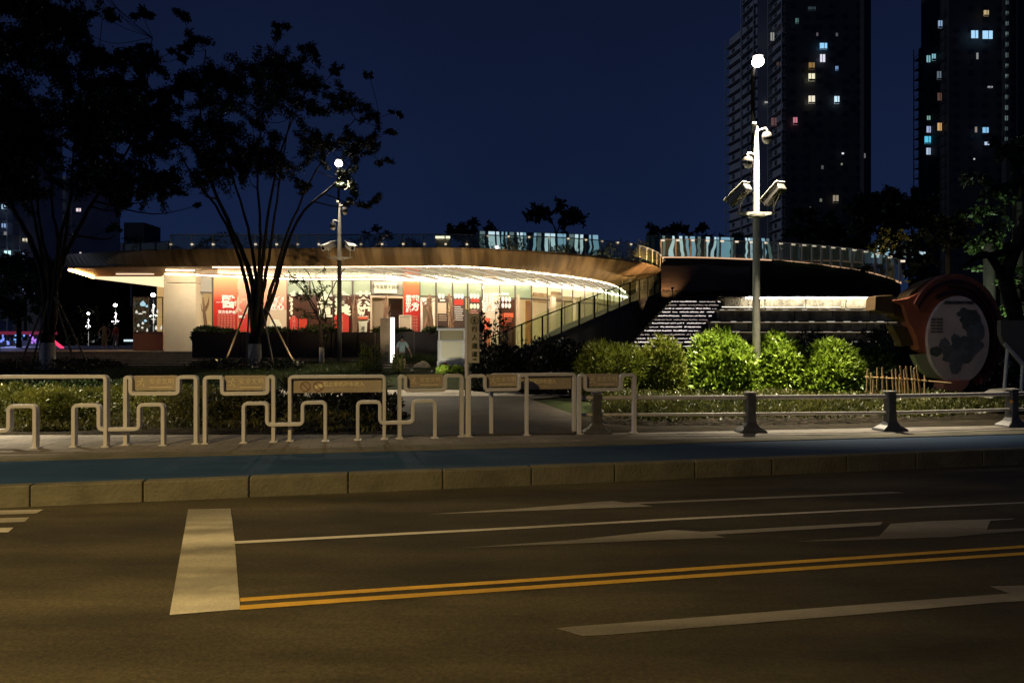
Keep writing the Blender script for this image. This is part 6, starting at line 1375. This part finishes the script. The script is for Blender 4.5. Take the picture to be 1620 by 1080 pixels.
bgtree(40, 440, 45, 40, 90, 'dark tree before the hazy left tower', 41, 'leafdark', .35, .8, 1.6, 18)
bgtree(210, 380, 16, 12, 70, 'small dark tree above the left end of the roof', 42, 'leafdark', .3, 5, 1.2, 6)

# ================================================================== SHRUBS, HEDGES, GROUND COVER
B_ = 'bushes beside the nearer lamp post'
def bsh(px, dd, w, h, n, m, label, seed, L=.15, W=.05, k=6, up=.3, z=.2, grp=B_, dep=None, **q):
    q.setdefault('amp', .36)
    return bush('bush', label, 'bush', Z(px, dd, z), (w, dep or w*.8, h), n, L, W, M[m], seed, grp, k=k, up=up, **q)
bsh(1142, 18.3, .98, 1.55, 15000, 'leafbamboo', 'brightest lance leaved bush just left of the nearer lamp post', 51, L=.165, W=.06, amp=.2, up=.05)
bsh(1232, 18.7, .95, 1.56, 13000, 'leafbamboo', 'bright lance leaved bush just right of the nearer lamp post', 52, L=.165, W=.06, amp=.2, up=.05)
bsh(1312, 18.6, .98, 1.6, 13000, 'leafbamboo', 'lance leaved bush second to the right of the nearer lamp post', 53, L=.16, W=.06, amp=.2, up=.05)
bsh(1388, 18.8, .8, 1.4, 6000, 'leafmid', 'dark bush between the lit bushes and the bamboo fence', 54, L=.13)
bsh(1053, 18.2, .62, 1.52, 8000, 'leaffine', 'fine leaved bush left of the brightest bush', 55, L=.15, W=.034, amp=.2)
bsh(972, 18.4, .95, 1.50, 10000, 'leaffine', 'wide fine leaved dim bush at the left of the row', 56, L=.14, W=.032, amp=.2, flat=True)
bsh(875, 20, 1.1, 1.5, 5000, 'leafdark', 'black shrub mass under the ramp', 57, L=.14)
bsh(800, 21, 1.0, 1.45, 4500, 'leafdark', 'black shrub right of the pedestrian sign', 58, L=.14)
bsh(762, 25, .5, 1.9, 1500, 'leafdark', 'dark loose shrub partly covering the utility cart', 59, L=.13, W=.08, amp=.5)
bsh(1425, 20, 1.0, 1.9, 4000, 'leafdark', 'dark shrub behind the bamboo fence', 60, L=.14)
bsh(1300, 24, 1.3, 2.2, 3500, 'leafdark', 'dark shrub before the terrace walls', 61, L=.16, amp=.5)
bsh(1390, 25, 1.4, 2.3, 3500, 'leafdark', 'dark shrub before the terrace, behind the ring sculpture spout', 62, L=.16, amp=.5)
bsh(1230, 22, .8, 1.7, 2000, 'leafdark', 'dark shrub tips over the bright bushes', 63, L=.16, amp=.6)
bsh(1540, 21, 1.6, 2.4, 3500, 'leafdark', 'dark shrub behind the map of the ring sculpture', 64, L=.16)
# slim upright shrub before the right posters
r = empty('slim_shrub', tuple(Z(790, 24, .3)), 'slim upright dark shrub rising in front of the posters', 'shrub'); rng = np.random.default_rng(3)
mb = MB(); Cs = []; Ds = []
for k in range(5):
    top = P(786+k*4+rng.uniform(-3, 3), 478+abs(k-1.2)*11, 24); b0_ = Z(790+k, 24, .3); mb.tube([b0_, (b0_+top)/2+Vector((rng.uniform(-.1, .1), 0, 0)), top], [.02, .014, .006], 5)
    for t in np.linspace(.25, 1.0, 46): Cs.append(np.array(b0_.lerp(top, t))+rng.normal(size=3)*.07); Ds.append(rng.normal(size=3)+np.array((0, 0, .4)))
mb.build('stem', M['bark'], r); leaf_mesh('foliage', M['leafdark'], Cs, Ds, .14, .07, r, rng)
r = bush('bush', 'dark shrub line along the foot of the ramp wall', 'bush', Z(880, 26.5, .3), (2.6, .6, 1.15), 5000, .15, .06, M['leafdark'], 66, None, k=5)
# hedge at left
hg = bush('hedge', 'lit yellow green clipped hedge at the left edge', 'hedge', Z(40, 12.4, .2), (1.35, .75, .66), 15000, .07, .03, M['leafhedge'], 67, None, k=5, flat=True, amp=.12, up=.5)
hg = bush('hedge', 'dim olive hedge continuing right of the lit one', 'hedge', Z(230, 13.6, .2), (1.6, .8, .62), 9000, .07, .03, M['leafhedge'], 68, None, k=5, flat=True, amp=.12, up=.5)
hg = bush('hedge', 'dark hedge behind the middle barriers', 'hedge', Z(480, 13.4, .2), (2.0, .9, .62), 9000, .08, .03, M['leafdark'], 69, None, k=5, flat=True, amp=.15, up=.5)
hg = bush('hedge', 'dark brownish hedge behind the fourth barrier', 'hedge', Z(345, 13.0, .2), (1.1, .8, .60), 5000, .07, .03, M['leafolive'], 70, None, k=5, flat=True, amp=.12, up=.5)
hg = bush('hedge', 'far dark hedge behind the left barriers', 'hedge', Z(60, 17.5, .2), (4.0, .8, .52), 9000, .09, .04, M['leafmid'], 71, None, k=5, flat=True)
for (pxa, ww, lb_, s_) in PLANTS: bush('planter_plants', lb_, 'plants', Z(pxa, 33.3, 1.98), (ww, .4, .2), 1200, .14, .06, M['leafmid'], s_, None, k=4, amp=.5, stems=0)
bush('potted_shrub', 'dark leafy shrub on the terrace by the grey doorway', 'shrub', Z(322, 34.0, 1.7), (.6, .5, .85), 2200, .13, .07, M['leafmid'], 97, None, k=4, amp=.5)
# ground cover
def cover(name, pts, n, L, W, m, h, seed, label, kind='stuff', up=.7, z=.19):
    rng = np.random.default_rng(seed); out = []; pl = [(p.x, p.y) for p in pts]
    x0, x1 = min(p[0] for p in pl), max(p[0] for p in pl); y0, y1 = min(p[1] for p in pl), max(p[1] for p in pl)
    def inside(x, y):
        c = False; j = len(pl)-1
        for i in range(len(pl)):
            if (pl[i][1] > y) != (pl[j][1] > y) and x < (pl[j][0]-pl[i][0])*(y-pl[i][1])/(pl[j][1]-pl[i][1])+pl[i][0]: c = not c
            j = i
        return c
    while len(out) < n:
        x, y = rng.uniform(x0, x1), rng.uniform(y0, y1)
        if inside(x, y):
            hh = h*(.55+.45*math.sin(x*1.9+seed)*math.cos(y*2.3)+.25*rng.random()); out.append((x, y, z+(landz(x, y)-.19)+max(.01, hh*rng.uniform(.3, 1))))
    D = rng.normal(size=(n, 3))*.7; D[:, 2] = np.abs(D[:, 2])+up
    o = leaf_mesh(name, m, out, D, L, W, None, rng); tag(o, label, 'plants' , kind=kind); return o
def GG(px, py): return G(px, py, .2)
cover('ground_cover', [GG(1010, 671), GG(1300, 668), GG(1620, 659), GG(1700, 640), GG(1430, 634), GG(1250, 636), GG(1060, 634), GG(930, 640), GG(945, 664)], 30000, .09, .04, M['leafcover'], .30, 72, 'yellowish low ground cover between the guard rail and the bushes')
cover('ground_cover', [GG(-60, 687), GG(170, 686), GG(640, 688), GG(600, 640), GG(300, 632), GG(-60, 632)], 9000, .09, .03, M['leafolive'], .20, 73, 'low dark ground cover around the left hedges')
cover('grass', [Z(120, 22, 0), Z(600, 22, 0), Z(605, 29, 0), Z(120, 29.6, 0)], 26000, .14, .012, M['grass'], .06, 74, 'dim grass strip before the terrace steps', up=1.4)
cover('grass', [Z(625, 31, 0), Z(700, 31, 0), Z(705, 32.8, 0), Z(600, 32.8, 0)], 9000, .22, .014, M['grass'], .35, 75, 'green grass tufts under the planter wall', up=1.6)
cover('grass', [Z(450, 29, 0), Z(600, 29, 0), Z(600, 32.5, 0), Z(450, 32.5, 0)], 9000, .16, .012, M['grass'], .12, 76, 'grass around the small tree', up=1.4)
# mounds under the two big trees
for (px, w, lb_, sd_) in ((75, 3.2, 'dark planted mound under the corner tree', 81), (402, 2.4, 'dark planted mound under the vase shaped tree', 82)):
    bush('planted_mound', lb_, 'plant bed', Z(px, 29.2, .3), (w, 1.6, .62), 6000, .12, .04, M['leafdark'], sd_, None, k=5, flat=True, stems=0)
# flowering upright plants by the stele and a bright low shrub
def spikes(px0, px1, ytop, dd, n, m, label, seed, zb=.3):
    rng = np.random.default_rng(seed); r = empty('flowering_plant', tuple(Z((px0+px1)/2, dd, zb)), label, 'plant'); mb = MB(); C = []; D = []
    for i in range(n):
        x = rng.uniform(px0, px1); t_ = P(x+rng.uniform(-4, 4), ytop+rng.uniform(0, 22), dd+rng.uniform(-.4, .4)); b_ = Z(x, dd+rng.uniform(-.3, .3), zb); mb.tube([b_, t_], [.012, .005], 4)
        for t in np.linspace(.15, 1, 34): C.append(np.array(b_.lerp(t_, t))+rng.normal(size=3)*.02); q = rng.normal(size=3); q[2] = abs(q[2])*.7+.2; D.append(q)
    mb.build('stem', M['bark'], r); leaf_mesh('foliage', m, C, D, .11, .03, r, rng)
spikes(566, 604, 540, 28.5, 26, M['leaffine'], 'upright leafy flower spikes left of the lit stele', 83); spikes(622, 637, 556, 28.3, 12, M['leaffine'], 'small leafy spikes between the stele and the walking woman', 84)
bush('bush', 'bright yellow green low shrub below the utility cart', 'bush', Z(713, 27.5, .3), (.62, .5, .42), 5000, .07, .03, M['leafbamboo'], 85, None, k=5, flat=True, stems=0)
bush('bush', 'row of pale low flowers before the small tree', 'bush', Z(520, 24, .22), (1.9, .3, .28), 3500, .07, .03, M['leafolive'], 86, None, k=5, flat=True, stems=0)
# spiky plants silhouetted on the pale path
for (px, dd, lb_, s_) in ((556, 16.2, 'left one of two spiky dark plants against the pale path', 87), (588, 15.6, 'right one of two spiky dark plants against the pale path', 88), (462, 15.4, 'dark spiky plant behind the left end of the prohibition board', 89)):
    rng = np.random.default_rng(s_); n = 90; c = np.array(Z(px, dd, .2)); r = empty('spiky_plant', tuple(c), lb_, 'plant')
    az = rng.uniform(0, 6.28, n); el = rng.uniform(.1, 1.1, n); D = np.stack([np.cos(az)*np.cos(el), np.sin(az)*np.cos(el), np.sin(el)], 1)
    leaf_mesh('leaves', M['leafdark'], np.tile(c+np.array((0, 0, .38)), (n, 1))+D*.02, D, .42, .035, r, rng); MB().tube([c, c+np.array((0, 0, .42))], [.06, .04], 8).build('stem', M['bark'], r)
# added spotlights set in the beds and on the roof as fill (they wash the band, the trees at right and the ramp foot)
def gspot(px, dd, z, tgt, en, colr, label, cone=80):
    b_ = Z(px, dd, z); r = empty('garden_spotlight', tuple(b_), label, 'garden light'); v = (Vector(tgt)-b_).normalized()
    MB().tube([b_, b_+Vector((0, 0, .2))], .02, 8).build('stake', M['darkmetal'], r); MB().tube([b_+Vector((0, 0, .22))-v*.08, b_+Vector((0, 0, .22))+v*.06], [.04, .06], 12).build('lamp_can', M['darkmetal'], r)
    lp = bpy.data.lights.new('garden_light', 'SPOT'); lp.energy = en; lp.color = colr; lp.spot_size = R(cone); lp.spot_blend = 1; lp.shadow_soft_size = .05
    lo = bpy.data.objects.new('garden_light', lp); col.objects.link(lo); lo.location = b_+Vector((0, 0, .24))+v*.09; lo.rotation_euler = v.to_track_quat('-Z', 'Y').to_euler()
i = 0
for px, en in ((345, 130), (470, 260), (585, 420), (760, 560), (900, 480), (985, 420)):
    dd = 28.9 if px < 800 else 36.4 if px < 950 else 40.5; gspot(px, dd, .5 if px < 800 else 1.15, Z(px+15, 33+(max(0, px-850)*.03) if px < 800 else 36.6+(px-900)*.03, 5.4), en, (1, .72, .38), ['leftmost', 'second', 'third', 'fourth', 'fifth', 'rightmost'][i]+' of six small garden spotlights aimed at the roof band', 95); i += 1
gspot(935, 29.0, .25, Z(960, 33, 2.2), 60, (1, .85, .6), 'garden spotlight aimed at the ramp side wall', 90)
for q_, (px, dd, ww, m_) in enumerate(((330, 37, 1.6, 'leafdark'), (440, 37, 1.8, 'leafmid'), (575, 37, 1.9, 'leafdark'), (650, 37, 1.2, 'leafmid'), (745, 37.2, 1.2, 'leafolive'), (820, 37.6, 1.2, 'leafolive'), (890, 38.4, 1.3, 'leafolive'), (955, 39.6, 1.2, 'leafolive'), (1010, 41.6, 1.0, 'leafolive'))):
    bush('roof_shrub', 'roof garden shrub behind the balustrade, '+('far left of the roof', 'behind the forked tree', 'right of the far lamp post', 'left of the cream cabinet', 'just right of the cream cabinet', 'before the middle of the backlit screen', 'before the right end of the backlit screen', 'right of the backlit screen', 'nearest the ramp bend')[q_], 'shrub', Z(px, dd, 5.62), (ww, .5, 1.32), 2400, .12, .05, M[m_], 120+q_, 'shrubs behind the roof railing', k=4, amp=.5, stems=2)
for q_, (px, dd, en) in enumerate(((440, 36.0, 25), (700, 36.3, 40), (800, 36.6, 60), (880, 37.2, 70), (960, 38.4, 80), (1015, 40.2, 70))):
    gspot(px, dd, 5.62, Z(px+6, dd+1.4, 6.0), en, (1, .85, .5), ('leftmost', 'second', 'third', 'fourth', 'fifth', 'rightmost')[q_]+' of six small spotlights on the roof garden', 120)  # added fill lights for the roof shrubs
gspot(684, 26.0, .3, Z(716, 29, 1.2), 170, (1, .92, .7), 'garden spotlight aimed at the white utility cart', 60)
gspot(652, 27.0, .3, Z(637, 29.6, 1.1), 45, (1, .95, .85), 'garden spotlight by the walking woman', 60)
gspot(1408, 43, 3.6, Z(1440, 46, 6.5), 900, (1, .78, .35), 'garden spotlight among the trees at the path end', 110)
gspot(1552, 22.6, .4, Z(1585, 25, 5), 1300, (.75, 1, .7), 'garden spotlight behind the ring sculpture', 70)
